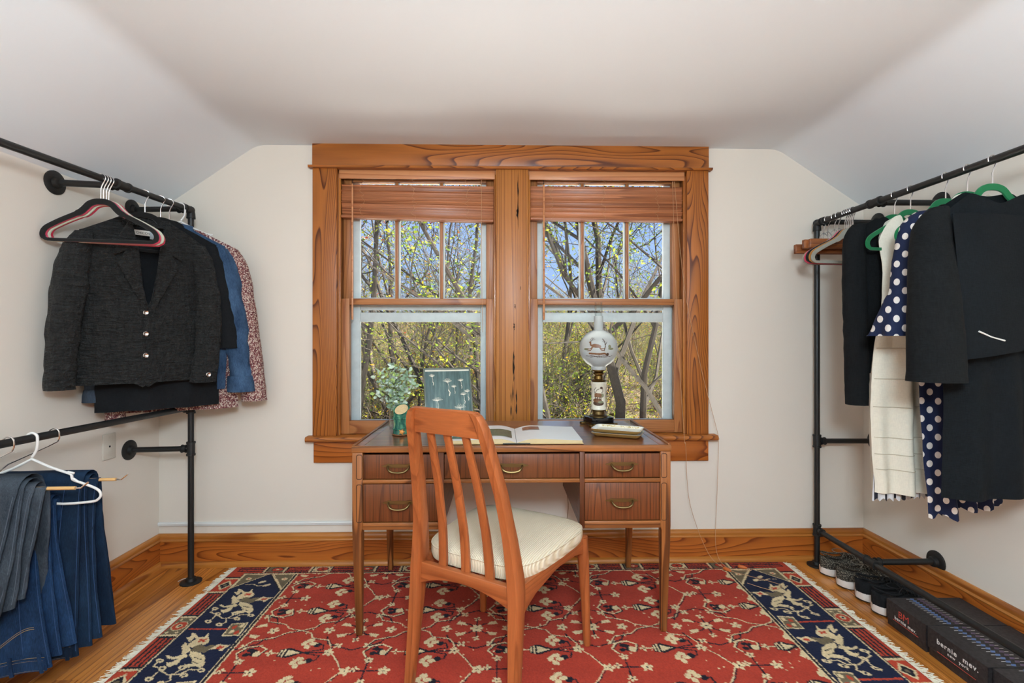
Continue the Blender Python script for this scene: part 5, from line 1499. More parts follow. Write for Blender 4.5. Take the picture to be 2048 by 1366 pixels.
# ---- black puckered blazer
velvet_hanger('v_black', 'black velvet hanger inside the puckered black blazer', LXB(2.13), 2.13, ZB_L, R(48), GA)
bz = garment('blazer', 'black puckered blazer with three silver buttons, front of the jacket rack', 'jacket', LXB(2.13), 2.13, ZB_L, 48, GJ)
TF = [(-1, -.190), (-.62, -.140), (-.36, -.108), (-.26, -.15), (-.10, -.40), (-.02, -.495), (.02, -.495), (.10, -.40), (.26, -.15), (.36, -.108), (.62, -.140), (1, -.190)]
TB = [(-1, -.190), (-.62, -.138), (-.36, -.102), (-.2, -.112), (0, -.118), (.2, -.112), (.36, -.102), (.62, -.138), (1, -.190)]
body(bz, 'body', M['pucker'], [(-.10, -.205, .205, .020), (-.20, -.215, .215, .042), (-.30, -.212, .212, .055), (-.55, -.212, .205, .060), (-.72, -.228, .208, .062), (-.805, -.235, .210, .060)], TF, TB, hem=lambda s: .018 * max(0, 1 - abs(abs(s) - .05) * 9) * (-1) + .016 * (s < -.3) * 0, folds=.012, ff=2.2, wr=.006, nu=44)
sleeve(bz, 'sleeve', M['pucker'], [(-.195, 0, -.195, .030, .035), (-.222, -.004, -.27, .050, .050), (-.242, -.02, -.40, .055, .055), (-.262, -.036, -.58, .051, .053), (-.275, -.04, -.74, .045, .048), (-.277, -.04, -.815, .047, .048)], .009, ph=1)
sleeve(bz, 'sleeve', M['pucker'], [(.195, 0, -.195, .030, .035), (.210, -.002, -.27, .050, .052), (.228, -.012, -.40, .052, .056), (.230, -.032, -.58, .052, .054), (.212, -.056, -.74, .048, .050), (.200, -.064, -.815, .050, .050)], .010, ph=4)
yl = -.064
for s in (-1, 1):
    MB().prism([(s * .062, -.125), (s * .10, -.20), (s * .118, -.285), (s * .080, -.262), (s * .105, -.315), (s * .012, -.510), (s * .004, -.497), (s * .022, -.40), (s * .036, -.25)], yl - .012, yl + .002, 'y').build('lapel', M['lapel'], bz, bevel=.004)
MB().sheet(lambda a, b: (lerp(-.085, .085, a), lerp(.028, .010, b) - .055 * (abs(a - .5) * 2) ** 2, -.110 - .040 * b + .012 * (1 - (2 * a - 1) ** 2)), 16, 4, .003).build('collar', M['pucker'], bz, smooth=True)
for z in (-.512, -.600, -.690):
    o = MB().lathe([(.0095, 0), (.0105, -.003), (.0085, -.005), (.006, -.003), (.002, -.0025)], 18, axis='y').build('button', M['chrome'], bz, smooth=True, loc=(-.012, yl - .006, z))
o = MB().lathe([(.009, 0), (.010, -.003), (.008, -.005), (.005, -.003), (.002, -.0025)], 18, axis='y').build('cuff_button', M['chrome'], bz, smooth=True, loc=(.205, -.118, -.780))
lbz = MB().box((-.034, .012, -.178), (.026, .0135, -.156)).build('neck_label', M['tag'], bz)
text("CHICO'S", .013, plain('label_ink', srgb(40, 40, 40), .8), lbz, (-.004, .0115, -.172), (R(90), 0, 0))
MB().box((.020, .010, -.190), (.042, .0115, -.160)).build('size_tag', plain('grey_tag', srgb(170, 180, 186), .8), bz)

# ---- plain black shirt behind it
velvet_hanger('v_black', 'black velvet hanger inside the short-sleeved black shirt', LXB(2.215), 2.215, ZB_L, R(38), GA)
bs = garment('black_shirt', 'plain black shirt with short cuffed sleeves behind the puckered blazer', 'shirt', LXB(2.215), 2.215, ZB_L, 38, GJ)
TS = [(-1, -.180), (-.5, -.126), (-.3, -.104), (0, -.15), (.3, -.104), (.5, -.126), (1, -.180)]
body(bs, 'body', M['blackcloth'], [(-.10, -.205, .205, .016), (-.25, -.222, .222, .030), (-.60, -.225, .225, .034), (-.93, -.225, .225, .034)], TS, TS, folds=.012, ff=3, wr=.004, ph=2)
sleeve(bs, 'sleeve', M['blackcloth'], [(.195, 0, -.19, .028, .028), (.212, 0, -.28, .048, .036), (.242, -.005, -.45, .052, .040), (.262, -.012, -.60, .055, .044), (.268, -.014, -.665, .056, .046)], .006, ph=3)
sleeve(bs, 'sleeve', M['blackcloth'], [(-.195, 0, -.19, .028, .028), (-.222, 0, -.28, .045, .034), (-.235, .0, -.45, .046, .036), (-.235, .0, -.66, .046, .036)], .005, ph=5)
MB().sheet(lambda a, b: (lerp(-.08, .08, a), lerp(.02, .0, b), -.108 - .03 * b + .010 * (1 - (2 * a - 1) ** 2)), 12, 3, .003).build('collar', M['blackcloth'], bs, smooth=True)
# ---- denim jacket
velvet_hanger('v_black', 'black velvet hanger inside the denim jacket', LXB(2.265), 2.265, ZB_L, R(30), GA)
dj = garment('denim_jacket', 'blue denim jacket with turned-back cuffs behind the black shirt', 'jacket', LXB(2.265), 2.265, ZB_L, 30, GJ)
body(dj, 'body', M['denimjk'], [(-.10, -.21, .21, .016), (-.25, -.228, .228, .028), (-.60, -.228, .228, .030), (-.86, -.220, .220, .030)], TS, TS, folds=.010, ff=3, wr=.004, ph=4)
sleeve(dj, 'sleeve', M['denimjk'], [(.20, 0, -.19, .028, .030), (.225, 0, -.28, .048, .040), (.255, -.002, -.46, .050, .044), (.275, -.008, -.66, .050, .044), (.288, -.012, -.78, .048, .042), (.290, -.013, -.835, .048, .042)], .009, ph=7, n=26)
sleeve(dj, 'cuff', M['denimjk'], [(.284, -.013, -.800, .055, .050), (.286, -.014, -.835, .061, .056), (.288, -.014, -.875, .062, .057)], .004, ph=7)
sleeve(dj, 'sleeve', M['denimdark'], [(-.20, 0, -.19, .028, .030), (-.232, -.004, -.30, .044, .036), (-.245, -.02, -.60, .044, .038), (-.248, -.03, -.86, .042, .036)], .006, ph=9)
sleeve(dj, 'cuff', M['denimdark'], [(-.246, -.03, -.835, .048, .042), (-.248, -.03, -.862, .050, .043), (-.249, -.03, -.888, .050, .043)], .003, ph=9)
MB().sheet(lambda a, b: (lerp(-.09, .09, a), lerp(.022, -.014, b), -.098 - .038 * b + .010 * (1 - (2 * a - 1) ** 2)), 12, 3, .004).build('collar', M['denimjk'], dj, smooth=True)
# ---- tweed jacket on a white plastic hanger
def plastic_hanger(label, x, y, z, rz, group=None):
    r = thing('plastic_hanger', label, 'hanger', (x, y, z), (0, 0, R(rz)), group)
    pts = [(.0165 * math.cos(a), 0, .0165 * math.sin(a)) for a in np.linspace(R(200), R(0), 12)] + [(.0165, 0, -.02), (.014, 0, -.040), (.006, 0, -.055), (0, 0, -.064)]
    MB().tube(pts, .0042, 10).build('hook', M['plastic'], r, smooth=True)
    arm = [(0, -.070), (.06, -.088), (.118, -.110), (.126, -.116), (.128, -.126), (.135, -.134), (.175, -.150), (.205, -.164), (.218, -.176), (.220, -.190), (.210, -.202), (.19, -.208), (.10, -.212), (0, -.213)]
    half = smooth2([(a_ * .95, b_ - .012 * min(1, a_ / .06)) for a_, b_ in arm], 3); lp = half + [(-a, b) for a, b in reversed(half[1:-1])]
    MB().tube([(a, 0, b) for a, b in lp], .0042, 8, loop=True).build('body', M['plastic'], r, smooth=True)
    for s in (-1, 1): MB().tube([(s * .108, 0, -.117), (s * .128, -.001, -.122)], .0040, 8).build('strap_hook', M['plastic'], r, smooth=True); MB().tube([(s * .140, 0, -.152), (s * .126, -.001, -.140)], .0040, 8).build('strap_hook', M['plastic'], r, smooth=True)
    return r
plastic_hanger('white plastic hanger carrying the tweed jacket', LXB(2.335), 2.335, ZB_L - .001, 24)
tj = garment('tweed_jacket', 'long burgundy and cream tweed jacket at the back of the jacket rack', 'jacket', LXB(2.335), 2.335, ZB_L, 24, GJ)
body(tj, 'body', M['tweed'], [(-.10, -.215, .215, .018), (-.25, -.235, .235, .032), (-.60, -.240, .235, .036), (-.955, -.245, .235, .036)], TS, TS, folds=.010, ff=2.4, wr=.004, ph=1)
sleeve(tj, 'sleeve', M['tweed'], [(.205, 0, -.185, .030, .034), (.232, 0, -.27, .050, .046), (.258, 0, -.44, .052, .050), (.280, -.004, -.64, .054, .050), (.296, -.01, -.80, .056, .050), (.306, -.012, -.925, .058, .050)], .005, ph=2)
sleeve(tj, 'sleeve', M['tweed'], [(-.20, 0, -.185, .028, .030), (-.225, -.01, -.30, .034, .036), (-.232, -.03, -.60, .034, .040), (-.236, -.04, -.985, .036, .044)], .005, ph=6)

# ================================================================== jeans on the lower rail
def bar_hanger(label, x, y, z, rz, drop):
    r = thing('trouser_hanger', label, 'hanger', (x, y, z), (0, 0, R(rz)), 'wood and chrome trouser hangers')
    pts = [(.0175 * math.cos(a), 0, .0175 * math.sin(a)) for a in np.linspace(R(185), R(0), 12)] + [(.0175, 0, -.016), (.012, 0, -.028), (-.02, 0, -.045), (-.15, 0, -.105), (-.205, 0, -drop + .012), (-.212, 0, -drop), (-.205, 0, -drop)]
    MB().tube(pts, .0026, 8).build('chrome_arm', M['chrome'], r, smooth=True)
    MB().tube([(-.205, 0, -drop), (.205, 0, -drop)], .0058, 10).build('wooden_bar', plain('pale_dowel', srgb(214, 168, 108), .5), r, smooth=True)
    MB().tube([(.205, 0, -drop), (.222, 0, -drop), (.244, 0, -drop + .018)], .0030, 8).build('end_hook', M['chrome'], r, smooth=True)
    return r
def jeans(name, label, x, y, z, rz, x0, x1, L, m, stitch, edge, plies=4, seed=0, flare=0.0, diag=0.0, wb=True):
    """trousers folded lengthwise and hung over a bar at the local origin; L: drop of the front, inner plies reach farther out"""
    r = thing(name, label, 'jeans', (x, y, z), (0, 0, R(rz)), 'jeans on the lower rail')
    def xr(k, q): return x1 - (k * .017) + flare * q ** 1.5 + .006 * math.sin(q * 4 + k * 2 + seed)
    def fy(k, xx, q): return -(.0068 + k * .0135 + .034 * q ** .7 * (1 + k * .28)) + .009 * q * math.sin(xx * 24 + k * .9 + seed)
    for k in range(plies):
        o = .0068 + k * .0135
        path = []
        Lf, Lb = L - (plies - 1 - k) * .016, L * .93
        for q in np.linspace(1, 0, 18): path.append((0, -Lf * q, q, -1))
        for a in np.linspace(R(165), R(15), 7): path.append((o * math.cos(a), o * math.sin(a), 0, 0))
        for q in np.linspace(0, 1, 12): path.append((o + .026 * q ** .7 * (1 + k * .25), -Lb * q, q, 1))
        rings = []
        for (yy, zz, q, side) in path:
            ring = []
            xR = xr(k, q); xl = x0 + k * .004; hw = (xR - xl) / 2; cx = (xl + xR) / 2
            for j in range(24):
                an = 2 * PI * j / 24; ca, sa = math.cos(an), math.sin(an)
                px_ = cx + hw * math.copysign(abs(ca) ** .22, ca)
                yc = fy(k, px_, q) if side < 0 else yy
                py_ = yc + (.0065 + .003 * q) * math.copysign(abs(sa) ** .8, sa) + .005 * fbm(px_ * 14, zz * 9, k + seed)
                ring.append((px_, py_, zz + diag * q ** 3 * (px_ - x0) / (x1 - x0) + (.005 * fbm(px_ * 10, k, seed) if q > .9 else 0)))
            rings.append(ring)
        lg = MB().loft(rings).build('leg', m, r, smooth=True)
        MB().tube([(xr(k, q) - .004, fy(k, xr(k, q), q) - .006, -Lf * q + diag * q ** 3) for q in np.linspace(.02, .97, 22)], .0010, 5).build('folded_edge', edge, lg, smooth=True)
    K = plies - 1
    def front(a, q, off=0.0): 
        xx = lerp(x0, xr(K, q) - .006, a); return (xx, fy(K, xx, q) - .0115 - off, -L * q + diag * q ** 3 * a)
    zq = lambda d: 1 - d / L
    if wb:
        MB().sheet(lambda a, b: front(a, lerp(zq(.046), zq(.002), b), .002), 22, 3, .006).build('waistband', m, r, smooth=True)
        for fx in (.34, .66, .955):
            MB().sheet(lambda a, b: front(fx + (a - .5) * .035, lerp(zq(.062), zq(-.004), b), .0065), 2, 5, .004).build('belt_loop', m, r, smooth=True)
        for d in (.047, .040, .006):
            MB().tube([front(a, zq(d), .0075 if d < .045 else .002) for a in np.linspace(0.0, .99, 22)], .0008, 4).build('stitching', stitch, r)
        MB().tube([front(a, zq(.07 + .075 * smoothstep(.35, .9, a)), .001) for a in np.linspace(.35, .93, 14)], .0010, 4).build('pocket_stitching', stitch, r)
        MB().tube([front(a, zq(.076 + .075 * smoothstep(.35, .9, a)), .001) for a in np.linspace(.35, .93, 14)], .0008, 4).build('pocket_stitching', stitch, r)
    MB().tube([front(.86 - .10 * q, q, .001) for q in np.linspace(.02, zq(.06), 20)], .0011, 4).build('side_seam', edge, r)
    return r, front
M['j_grey'] = denim('grey_denim', srgb(34, 40, 48), srgb(82, 90, 98)); M['j_blue'] = denim('indigo_denim', srgb(12, 26, 48), srgb(40, 72, 110)); M['j_dark'] = denim('dark_indigo_denim', srgb(10, 22, 38), srgb(32, 56, 82))
M['st_pale'] = plain('pale_jean_stitch', srgb(170, 160, 140), .9); M['st_tan'] = plain('tan_jean_stitch', srgb(150, 124, 86), .9)
M['e_grey'] = plain('worn_grey_denim_edge', srgb(76, 84, 94), .9); M['e_blue'] = plain('worn_blue_denim_edge', srgb(34, 62, 98), .9)
bar_hanger('wood and chrome trouser hanger holding the dark indigo jeans', LXB(1.745), 1.745, .847, 3, .165)
jeans('jeans', 'dark indigo jeans on the rearmost trouser hanger', LXB(1.745), 1.745, .847 - .165, 3, -.17, .150, .575, M['j_dark'], M['st_tan'], M['e_blue'], 3, 3, .03, .01)
plastic_hanger('white plastic hanger on the lower rail holding the mid-blue jeans', LXB(1.672), 1.672, .8455, 6)
jeans('jeans', 'mid-blue jeans over the white plastic hanger', LXB(1.672), 1.672, .8455 - .213, 6, -.185, .085, .540, M['j_blue'], M['st_tan'], M['e_blue'], 3, 5, .075, .035)
bar_hanger('wood and chrome trouser hanger holding the grey jeans', LXB(1.600), 1.600, .847, 2, .150)
jg, jf = jeans('jeans', 'faded grey jeans on the nearest trouser hanger', LXB(1.600), 1.600, .847 - .150, 2, -.175, .115, .420, M['j_grey'], M['st_pale'], M['e_grey'], 4, 8, -.02, .05)
lin = plain('cream_pocket_cotton', srgb(196, 182, 156), .9)
for f0, f1, d in ((.45, .58, .09), (.80, .93, .075)):
    MB().sheet(lambda a, b: (lambda p: (p[0], p[1] - .004, p[2] - b * d))(jf(lerp(f0, f1, a), .995, .004)), 4, 4, .002).build('pocket_lining', lin, jg, smooth=True)

# ================================================================== dresses on the other rack
GD = 'clothes on the dress rack'
def dress_hanger(y, rz, lab): return velvet_hanger('v_green', lab, 1.640, y, ZB_R, R(rz), GBk)
# black cardigan
dress_hanger(2.010, 6, 'green velvet hanger inside the black cardigan')
cg = garment('cardigan', 'long-sleeved black knit cardigan, rearmost on the dress rack', 'cardigan', 1.640, 2.010, ZB_R, 6, GD)
body(cg, 'body', M['blackknit'], [(-.10, -.21, .205, .020), (-.25, -.20, .19, .030), (-.60, -.17, .19, .030), (-.74, -.17, .19, .030)], [(s_, z_ + .012) for s_, z_ in TS], [(s_, z_ + .012) for s_, z_ in TS], folds=.008, ff=3, wr=.004)
sleeve(cg, 'sleeve', M['blackknit'], [(-.165, -.004, -.128, .026, .024), (-.190, -.006, -.19, .042, .036), (-.194, -.01, -.36, .044, .042), (-.188, -.012, -.60, .044, .042), (-.184, -.014, -.868, .046, .042)], .004, ph=3)
sleeve(cg, 'sleeve', M['blackknit'], [(.170, .0, -.15, .022, .022), (.200, .0, -.22, .036, .030), (.205, .0, -.5, .034, .030), (.200, .0, -.86, .034, .030)], .004, ph=5)
# pleated black and white skirt behind the white dress
t = MT('black_white_pleats', rough=.8); s = t.n('ShaderNodeSeparateXYZ'); t.l(t.coord(), s.inputs[0])
t.color(t.ramp(t.math('FRACT', t.math('ADD', t.math('MULTIPLY', s.outputs['X'], 26.0), 50.0)), [(0, srgb(216, 214, 214)), (.62, srgb(20, 22, 34)), (.94, srgb(216, 214, 214))], 'CONSTANT'))
M['pleats'] = t.m
ps = garment('pleated_skirt', 'black and white pleated underskirt whose hem shows below the white dress', 'skirt', 1.640, 1.932, ZB_R, 8, GD)
TD = [(-1, -.26), (-.8, -.16), (-.5, -.135), (-.25, -.13), (0, -.26), (.25, -.13), (.5, -.135), (.8, -.16), (1, -.26)]
body(ps, 'body', M['pleats'], [(-.40, -.10, .10, .010), (-.5, -.11, .10, .010), (-.90, -.150, .09, .012), (-1.235, -.176, .096, .014)], [(-1, -.4), (1, -.4)], [(-1, -.4), (1, -.4)], hem=lambda s: .006 * math.sin(s * 34), folds=.004, ff=9, wr=.002, nu=60)
# white tiered dress
dress_hanger(1.930, 8, 'green velvet hanger inside the white sleeveless dress')
wd_ = garment('white_dress', 'ivory sleeveless dress with stitched horizontal tiers', 'dress', 1.640, 1.930, ZB_R, 8, GD)
body(wd_, 'body', M['cream'], [(-.10, -.135, .135, .012), (-.19, -.15, .14, .024), (-.34, -.130, .12, .034), (-.48, -.135, .12, .040), (-.62, -.165, .12, .048), (-.78, -.185, .115, .055), (-1.0, -.182, .10, .055), (-1.205, -.168, .09, .052)],
     [(-1, -.22), (-.86, -.150), (-.66, -.115), (-.42, -.105), (-.2, -.22), (.05, -.33), (.3, -.2), (.55, -.105), (.8, -.13), (1, -.22)], [(-1, -.22), (-.8, -.135), (-.4, -.105), (0, -.15), (.4, -.105), (.8, -.135), (1, -.22)], folds=.024, ff=2.6, wr=.005, ph=2)
sm = plain('ivory_seam_shadow', srgb(204, 192, 168), .9)
def dress_front_y(s, z, rows, folds, ff, ph, wr):
    Z = [r[0] for r in rows][::-1]; at = lambda k: interp(z, Z, [r[k] for r in rows][::-1])
    prof = 1 - abs(s) ** 3.2; x = lerp(at(1), at(2), (s + 1) / 2); zt, zb = rows[0][0], rows[-1][0]
    return x, -at(3) * prof + folds * (zt - z) / (zt - zb) * math.sin(s * ff * PI + ph + z * 1.5) * prof + wr * fbm(x * 9 + ph, z * 7, 0)
WROWS = [(-.10, -.135, .135, .012), (-.19, -.15, .14, .024), (-.34, -.130, .12, .034), (-.48, -.135, .12, .040), (-.62, -.165, .12, .048), (-.78, -.185, .115, .055), (-1.0, -.182, .10, .055), (-1.205, -.168, .09, .052)]
for z in (-.635, -.755, -.865, -.985, -1.05, -1.11):
    pts = []
    for s in np.linspace(-.97, .97, 28):
        x, y = dress_front_y(s, z, WROWS, .024, 2.6, 2, .005); pts.append((x, y - .0015, z))
    MB().tube(pts, .0016, 4).build('tier_seam', sm, wd_)
MB().box((-.137, -.046, -.415), (-.095, -.043, -.395)).build('beaded_trim', M['chrome'], wd_)
# navy polka dot dress with flared cuffs
dress_hanger(1.775, 5, 'green velvet hanger inside the navy polka dot dress')
pd = garment('polka_dress', 'navy polka dot dress with flared ruffle cuffs', 'dress', 1.640, 1.775, ZB_R, 5, GD)
PROWS = [(-.10, -.13, .18, .018), (-.22, -.17, .19, .030), (-.45, -.13, .18, .036), (-.70, -.115, .19, .034), (-1.0, -.095, .22, .030), (-1.25, -.07, .24, .028)]
body(pd, 'body', M['polka'], PROWS, [(-1, -.19), (-.6, -.13), (-.3, -.115), (0, -.20), (.4, -.115), (.7, -.14), (1, -.19)], TB, hem=lambda s: .030 * smoothstep(-.5, -.2, s) + .012 * smoothstep(.2, 1, s) + .010 * math.sin(s * 15), folds=.020, ff=4.2, wr=.004, ph=1)
sleeve(pd, 'sleeve', M['polka'], [(-.110, -.010, -.135, .018, .022), (-.150, -.016, -.19, .042, .036), (-.172, -.022, -.30, .048, .042), (-.192, -.028, -.40, .048, .044), (-.205, -.032, -.445, .048, .044)], .004, ph=2)
sleeve(pd, 'ruffle_cuff', M['polka'], [(-.205, -.032, -.440, .049, .045), (-.210, -.034, -.48, .062, .056), (-.214, -.036, -.53, .078, .068), (-.214, -.038, -.588, .092, .078)], .003, ph=2, ripple=.20, n=44)
sleeve(pd, 'sleeve', M['polka'], [(.160, 0, -.14, .018, .02), (.190, 0, -.2, .036, .03), (.205, 0, -.32, .036, .03), (.21, 0, -.48, .036, .03)], .004, ph=4)
# cream blouse collar between the dresses
velvet_hanger('v_green', 'green velvet hanger inside the cream blouse', 1.640, 1.690, ZB_R, R(4), GBk)
cb_ = garment('cream_blouse', 'cream blouse mostly hidden behind the nearest black dress', 'blouse', 1.640, 1.690, ZB_R, 4, GD)
body(cb_, 'body', M['cream'], [(-.095, -.13, .16, .014), (-.25, -.14, .17, .022), (-.60, -.13, .16, .022), (-.70, -.13, .16, .022)], [(-1, -.20), (-.55, -.10), (-.3, -.088), (0, -.20), (.3, -.088), (.6, -.11), (1, -.20)], TB, folds=.008, ff=3, wr=.003)
# nearest: black dress with cape sleeves
velvet_hanger('v_green', 'green velvet hanger inside the nearest black dress', 1.640, 1.602, ZB_R, R(2), GBk)
bd_ = garment('black_dress', 'knee-length black dress with wide cape sleeves, nearest on the dress rack', 'dress', 1.640, 1.602, ZB_R, 2, GD)
BROWS = [(-.115, -.225, .225, .018), (-.24, -.215, .215, .045), (-.40, -.19, .19, .055), (-.70, -.175, .19, .058), (-1.00, -.175, .20, .060), (-1.125, -.180, .205, .060)]
body(bd_, 'body', M['navyknit'], BROWS, [(-1, -.235), (-.75, -.165), (-.42, -.115), (-.28, -.128), (0, -.155), (.28, -.128), (.42, -.115), (.75, -.165), (1, -.235)], TB, hem=lambda s: .028 * smoothstep(-.9, 1, s), folds=.014, ff=3.0, wr=.004, ph=0)
sleeve(bd_, 'sleeve', M['blackknit'], [(-.195, -.004, -.165, .024, .030), (-.228, -.012, -.24, .052, .052), (-.240, -.03, -.40, .066, .064), (-.245, -.045, -.58, .076, .072), (-.247, -.05, -.735, .082, .074)], .003, ph=1, n=26)
sleeve(bd_, 'sleeve', M['blackknit'], [(.195, -.004, -.165, .024, .030), (.228, -.012, -.24, .052, .052), (.245, -.02, -.40, .062, .058), (.25, -.02, -.72, .07, .06)], .003, ph=3, n=26)
MB().sheet(lambda a, b: (lerp(-.205, .215, a), -.062 - .030 * math.sin(b * PI / 2) - .012 * math.sin(a * 7), lerp(-.20, -.665 + .06 * a, b)), 30, 14, .003).build('cape_panel', M['navyknit'], bd_, smooth=True)
MB().tube([(-.160, -.1050, -.575), (-.120, -.1050, -.592), (-.075, -.1050, -.604)], .0028, 5).build('white_piping', M['tag'], bd_)

# ================================================================== shoes by the baseboard
M['rubber'] = plain('pale_rubber_sole', srgb(226, 214, 204), .6, bump=.1, bscale=60)
M['rubberdark'] = plain('dark_outsole', srgb(40, 34, 32), .8)
t = MT('speckled_wool', rough=.95, spec=.1); vo = t.n('ShaderNodeTexVoronoi'); vo.inputs['Scale'].default_value = 620; t.l(t.coord(), vo.inputs['Vector']); sp_ = t.n('ShaderNodeSeparateColor'); t.l(vo.outputs['Color'], sp_.inputs[0])
t.color(t.ramp(sp_.outputs[0], [(0, srgb(44, 40, 36)), (.55, srgb(76, 70, 62)), (.82, srgb(120, 112, 98)), (.92, srgb(190, 178, 156))], 'CONSTANT')); t.bump(vo.outputs['Distance'], .5, .003)
M['speckle'] = t.m
M['shoeblack'] = fabric('black_knit_upper', srgb(28, 28, 29), 500, .3, bump=.6)
M['lace'] = plain('grey_lace', srgb(120, 112, 100), .9); M['laceb'] = plain('black_lace', srgb(30, 30, 30), .9); M['lining'] = plain('dark_lining', srgb(30, 28, 27), .95)
def shoe_outline(t, w=1.0):
    """half width along the length, heel t=0 to toe t=1"""
    return w * interp(t, [0, .03, .08, .18, .35, .5, .65, .8, .9, .96, 1], [.004, .026, .036, .040, .039, .041, .046, .047, .039, .026, .004])
def make_shoe(up, lc, name, label, loc, rz, group):
    r = thing(name, label, 'shoe', loc, (0, 0, rz), group); Ls = .300
    ts = [0, .01, .03, .06, .1, .15, .22, .3, .4, .5, .6, .7, .78, .85, .9, .94, .97, .99, 1]
    def ring_at(h, w, lift=0.0):
        a = [(Ls * t, shoe_outline(t, w), h(t)) for t in ts]; b = [(Ls * t, -shoe_outline(t, w), h(t)) for t in reversed(ts)]
        return a + b
    toe = lambda t: .012 * smoothstep(.75, 1, t) + .006 * smoothstep(.15, 0, t)
    MB().loft([ring_at(lambda t: toe(t) + .0004, .92), ring_at(lambda t: toe(t) + .005, 1.0)]).build('outsole', M['rubberdark'], r, smooth=True)
    topz = lambda t: .038 - .010 * smoothstep(.3, .8, t)
    MB().loft([ring_at(lambda t: toe(t) + .005, 1.0), ring_at(lambda t: lerp(toe(t) + .005, topz(t), .35), 1.07), ring_at(lambda t: lerp(toe(t) + .005, topz(t), .8), 1.05), ring_at(lambda t: topz(t) + .3 * toe(t), .99)]).build('midsole', M['rubber'], r, smooth=True)
    # upper: sections from heel to toe, open collar
    prof_h = lambda t: interp(t, [0, .06, .2, .36, .46, .6, .8, .95, 1], [.106, .104, .090, .092, .096, .082, .064, .048, .034])
    rings = []
    for t in [0.012, .04, .08, .14, .2, .28, .36, .44, .5, .58, .66, .74, .82, .89, .94, .975, .99]:
        w_ = shoe_outline(t, .96); h0 = topz(t) + .3 * toe(t) - .004; h1 = prof_h(t); x = Ls * t
        open_ = 1 if t < .40 else 0
        row = []
        for q in np.linspace(0, 1, 13):
            a = PI * q; cx = w_ * math.cos(a) * (1 - .25 * math.sin(a) ** 2); z = h0 + (h1 - h0) * math.sin(a) ** .75
            if open_ and .3 < q < .7: z -= .030 * math.sin((q - .3) / .4 * PI) * (1 if t > .05 else .3)
            row.append((x + .008 * math.sin(a) * (t < .1) * -1, cx, z))
        rings.append(row)
    rings.insert(0, [(p_[0] - .004, p_[1] * .03, p_[2]) for p_ in rings[0]])
    MB().loft(rings, caps=False, closed=False).build('upper', up, r, smooth=True)
    MB().lathe([(.001, .0), (.022, .001), (.026, .006), (.020, .010)], 16, (0, 0, 0)).build('opening', M['lining'], r, smooth=True, loc=(Ls * .20, 0, .064)).scale = (1.5, .85, 1)
    MB().tube(bez([(Ls * .35, -.022, .094), (Ls * .22, -.030, .092), (Ls * .06, -.022, .105), (Ls * .02, 0, .108), (Ls * .06, .022, .105), (Ls * .22, .030, .092), (Ls * .35, .022, .094)], 5), .0042, 8).build('collar', up, r, smooth=True)
    MB().sheet(lambda a, b: (Ls * lerp(.36, .60, a), lerp(-.015, .015, b), prof_h(lerp(.36, .60, a)) + .004), 8, 4, .004).build('tongue', up, r, smooth=True)
    for k in range(5):
        t = .40 + k * .05; z = prof_h(t) + .006
        MB().tube([(Ls * t, -.020, z - .010), (Ls * t, -.008, z), (Ls * (t + .01), .008, z), (Ls * t, .020, z - .010)], .0018, 6).build('lace', lc, r, smooth=True)
    for s in (-1, 1):
        MB().tube(bez([(Ls * .40, 0, .104), (Ls * .36, s * .022, .118), (Ls * .28, s * .036, .106), (Ls * .32, s * .022, .098), (Ls * .40, .0, .105)], 6), .0016, 6).build('lace_bow', lc, r, smooth=True)
    return r
make_shoe(M['speckle'], M['lace'], 'sneaker', 'speckled grey wool sneaker next to the rack post', (1.594, 2.412, 0), R(2), 'sneakers under the rack')
make_shoe(M['speckle'], M['lace'], 'sneaker', 'speckled grey wool sneaker between its mate and the black pair', (1.596, 2.296, 0), R(-4), 'sneakers under the rack')
make_shoe(M['shoeblack'], M['laceb'], 'sneaker', 'black knit sneaker beside the speckled pair', (1.604, 2.182, 0), R(-6), 'sneakers under the rack')
make_shoe(M['shoeblack'], M['laceb'], 'sneaker', 'black knit sneaker half hidden by the first shoe box', (1.594, 2.070, 0), R(-2), 'sneakers under the rack')

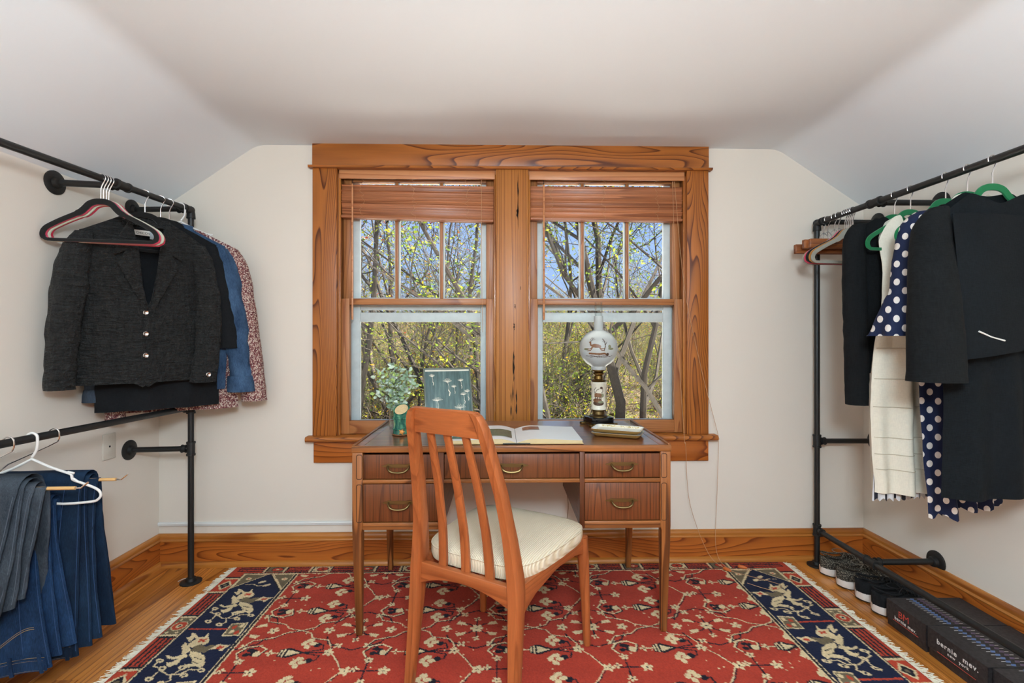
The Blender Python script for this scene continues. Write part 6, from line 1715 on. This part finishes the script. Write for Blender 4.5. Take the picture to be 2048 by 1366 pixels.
# ================================================================== shoe boxes
t = MT('black_box_card', srgb(38, 36, 38), .5, spec=.4); nz = t.noise(t.coord((90, 90, 90)), 1, 3, .6); t.color(t.ramp(nz, [(.35, srgb(30, 28, 30)), (.65, srgb(54, 51, 52))])); M['boxcard'] = t.m
M['ink_w'] = plain('white_print', srgb(230, 226, 220), .6); M['ink_r'] = plain('red_print', srgb(214, 76, 58), .6); M['ink_b'] = plain('blue_print', srgb(96, 120, 168), .6); M['ink_p'] = plain('mauve_print', srgb(110, 92, 120), .6)
def shoe_box(label, y0, y1, kind, xf=1.592):
    x1_ = XR - .040
    r = thing('shoe_box', label, 'box', (xf, (y0 + y1) / 2, 0), (0, 0, R(-1.2)), 'black shoe boxes')
    hy = (y1 - y0) / 2; w_ = x1_ - xf; h = .104
    MB().box((.003, -hy + .003, .0005), (w_ - .003, hy - .003, h - .004)).build('box_body', M['boxcard'], r, bevel=.0015)
    ld = MB(); ld.box((0, -hy, h - .003), (w_, hy, h)); ld.box((0, -hy, .028), (.0022, hy, h - .003)); ld.box((w_ - .0022, -hy, .028), (w_, hy, h - .003)); ld.box((0, -hy, .028), (w_, -hy + .0022, h - .003)); ld.box((0, hy - .0022, .028), (w_, hy, h - .003))
    lid = ld.build('lid', M['boxcard'], r)
    # woven-strap print across the lid
    n = 13
    for k in range(n):
        yy = lerp(-hy + .012, hy - .012, k / (n - 1))
        for q, (xx, m) in enumerate(((.095, 'ink_b'), (.125, 'ink_p'))):
            MB().prism([(xx - .010, yy - .004), (xx + .004, yy - .006), (xx + .012, yy + .004), (xx - .002, yy + .006)], h + .0001, h + .0005, 'z').build('woven_print', M[m], lid)
        for xx in (.080, .142):
            MB().prism([(xx - .007, yy - .0012), (xx + .007, yy - .0012), (xx + .007, yy + .0008), (xx - .007, yy + .0008)], h + .0001, h + .0004, 'z').build('dash_print', M['ink_w'], lid)
    rot = (R(90), 0, R(-90))
    if kind == 'BM':
        text('BM', .036, M['ink_r'], lid, (-.0004, .008, .060), rot, sx=1.15, off=-.0003); text('bernie mev.', .0185, M['ink_w'], lid, (-.0004, .0, .043), rot, sx=1.05, off=.0003, sp=1.15)
        MB().box((-.0005, -.062, .036), (0, .062, .0378)).build('print_line', M['ink_r'], lid)
    elif kind == 'NY':
        text('bernie  mev.', .0250, M['ink_w'], lid, (-.0004, -.004, .064), rot, sx=1.05, off=.0004, sp=1.2); text('NEW  YORK'.lower(), .0145, M['ink_w'], lid, (-.0004, -.008, .048), rot, sx=1.1, off=.0003, sp=1.25)
        MB().box((-.0005, -.075, .034), (0, .075, .0355)).build('print_line', M['ink_r'], lid)
    return r
shoe_box('black shoe box lettered in red and white beside the black sneakers', 1.802, 1.996, 'BM')
shoe_box('black shoe box with white lettering, second along the baseboard', 1.566, 1.798, 'NY', 1.590)
shoe_box('black shoe box nearest the camera along the baseboard', 1.250, 1.562, 'plain', 1.596)
# curl of white thread on the floor
wt = MB().tube(bez([(-1.565, 2.405, .002), (-1.555, 2.43, .002), (-1.535, 2.44, .003), (-1.548, 2.455, .002), (-1.53, 2.475, .002)], 6), .0014, 5).build('thread_curl', M['tag'], None, smooth=True)
tag(wt, 'curl of white thread lying on the floor by the jacket rack post', 'thread')
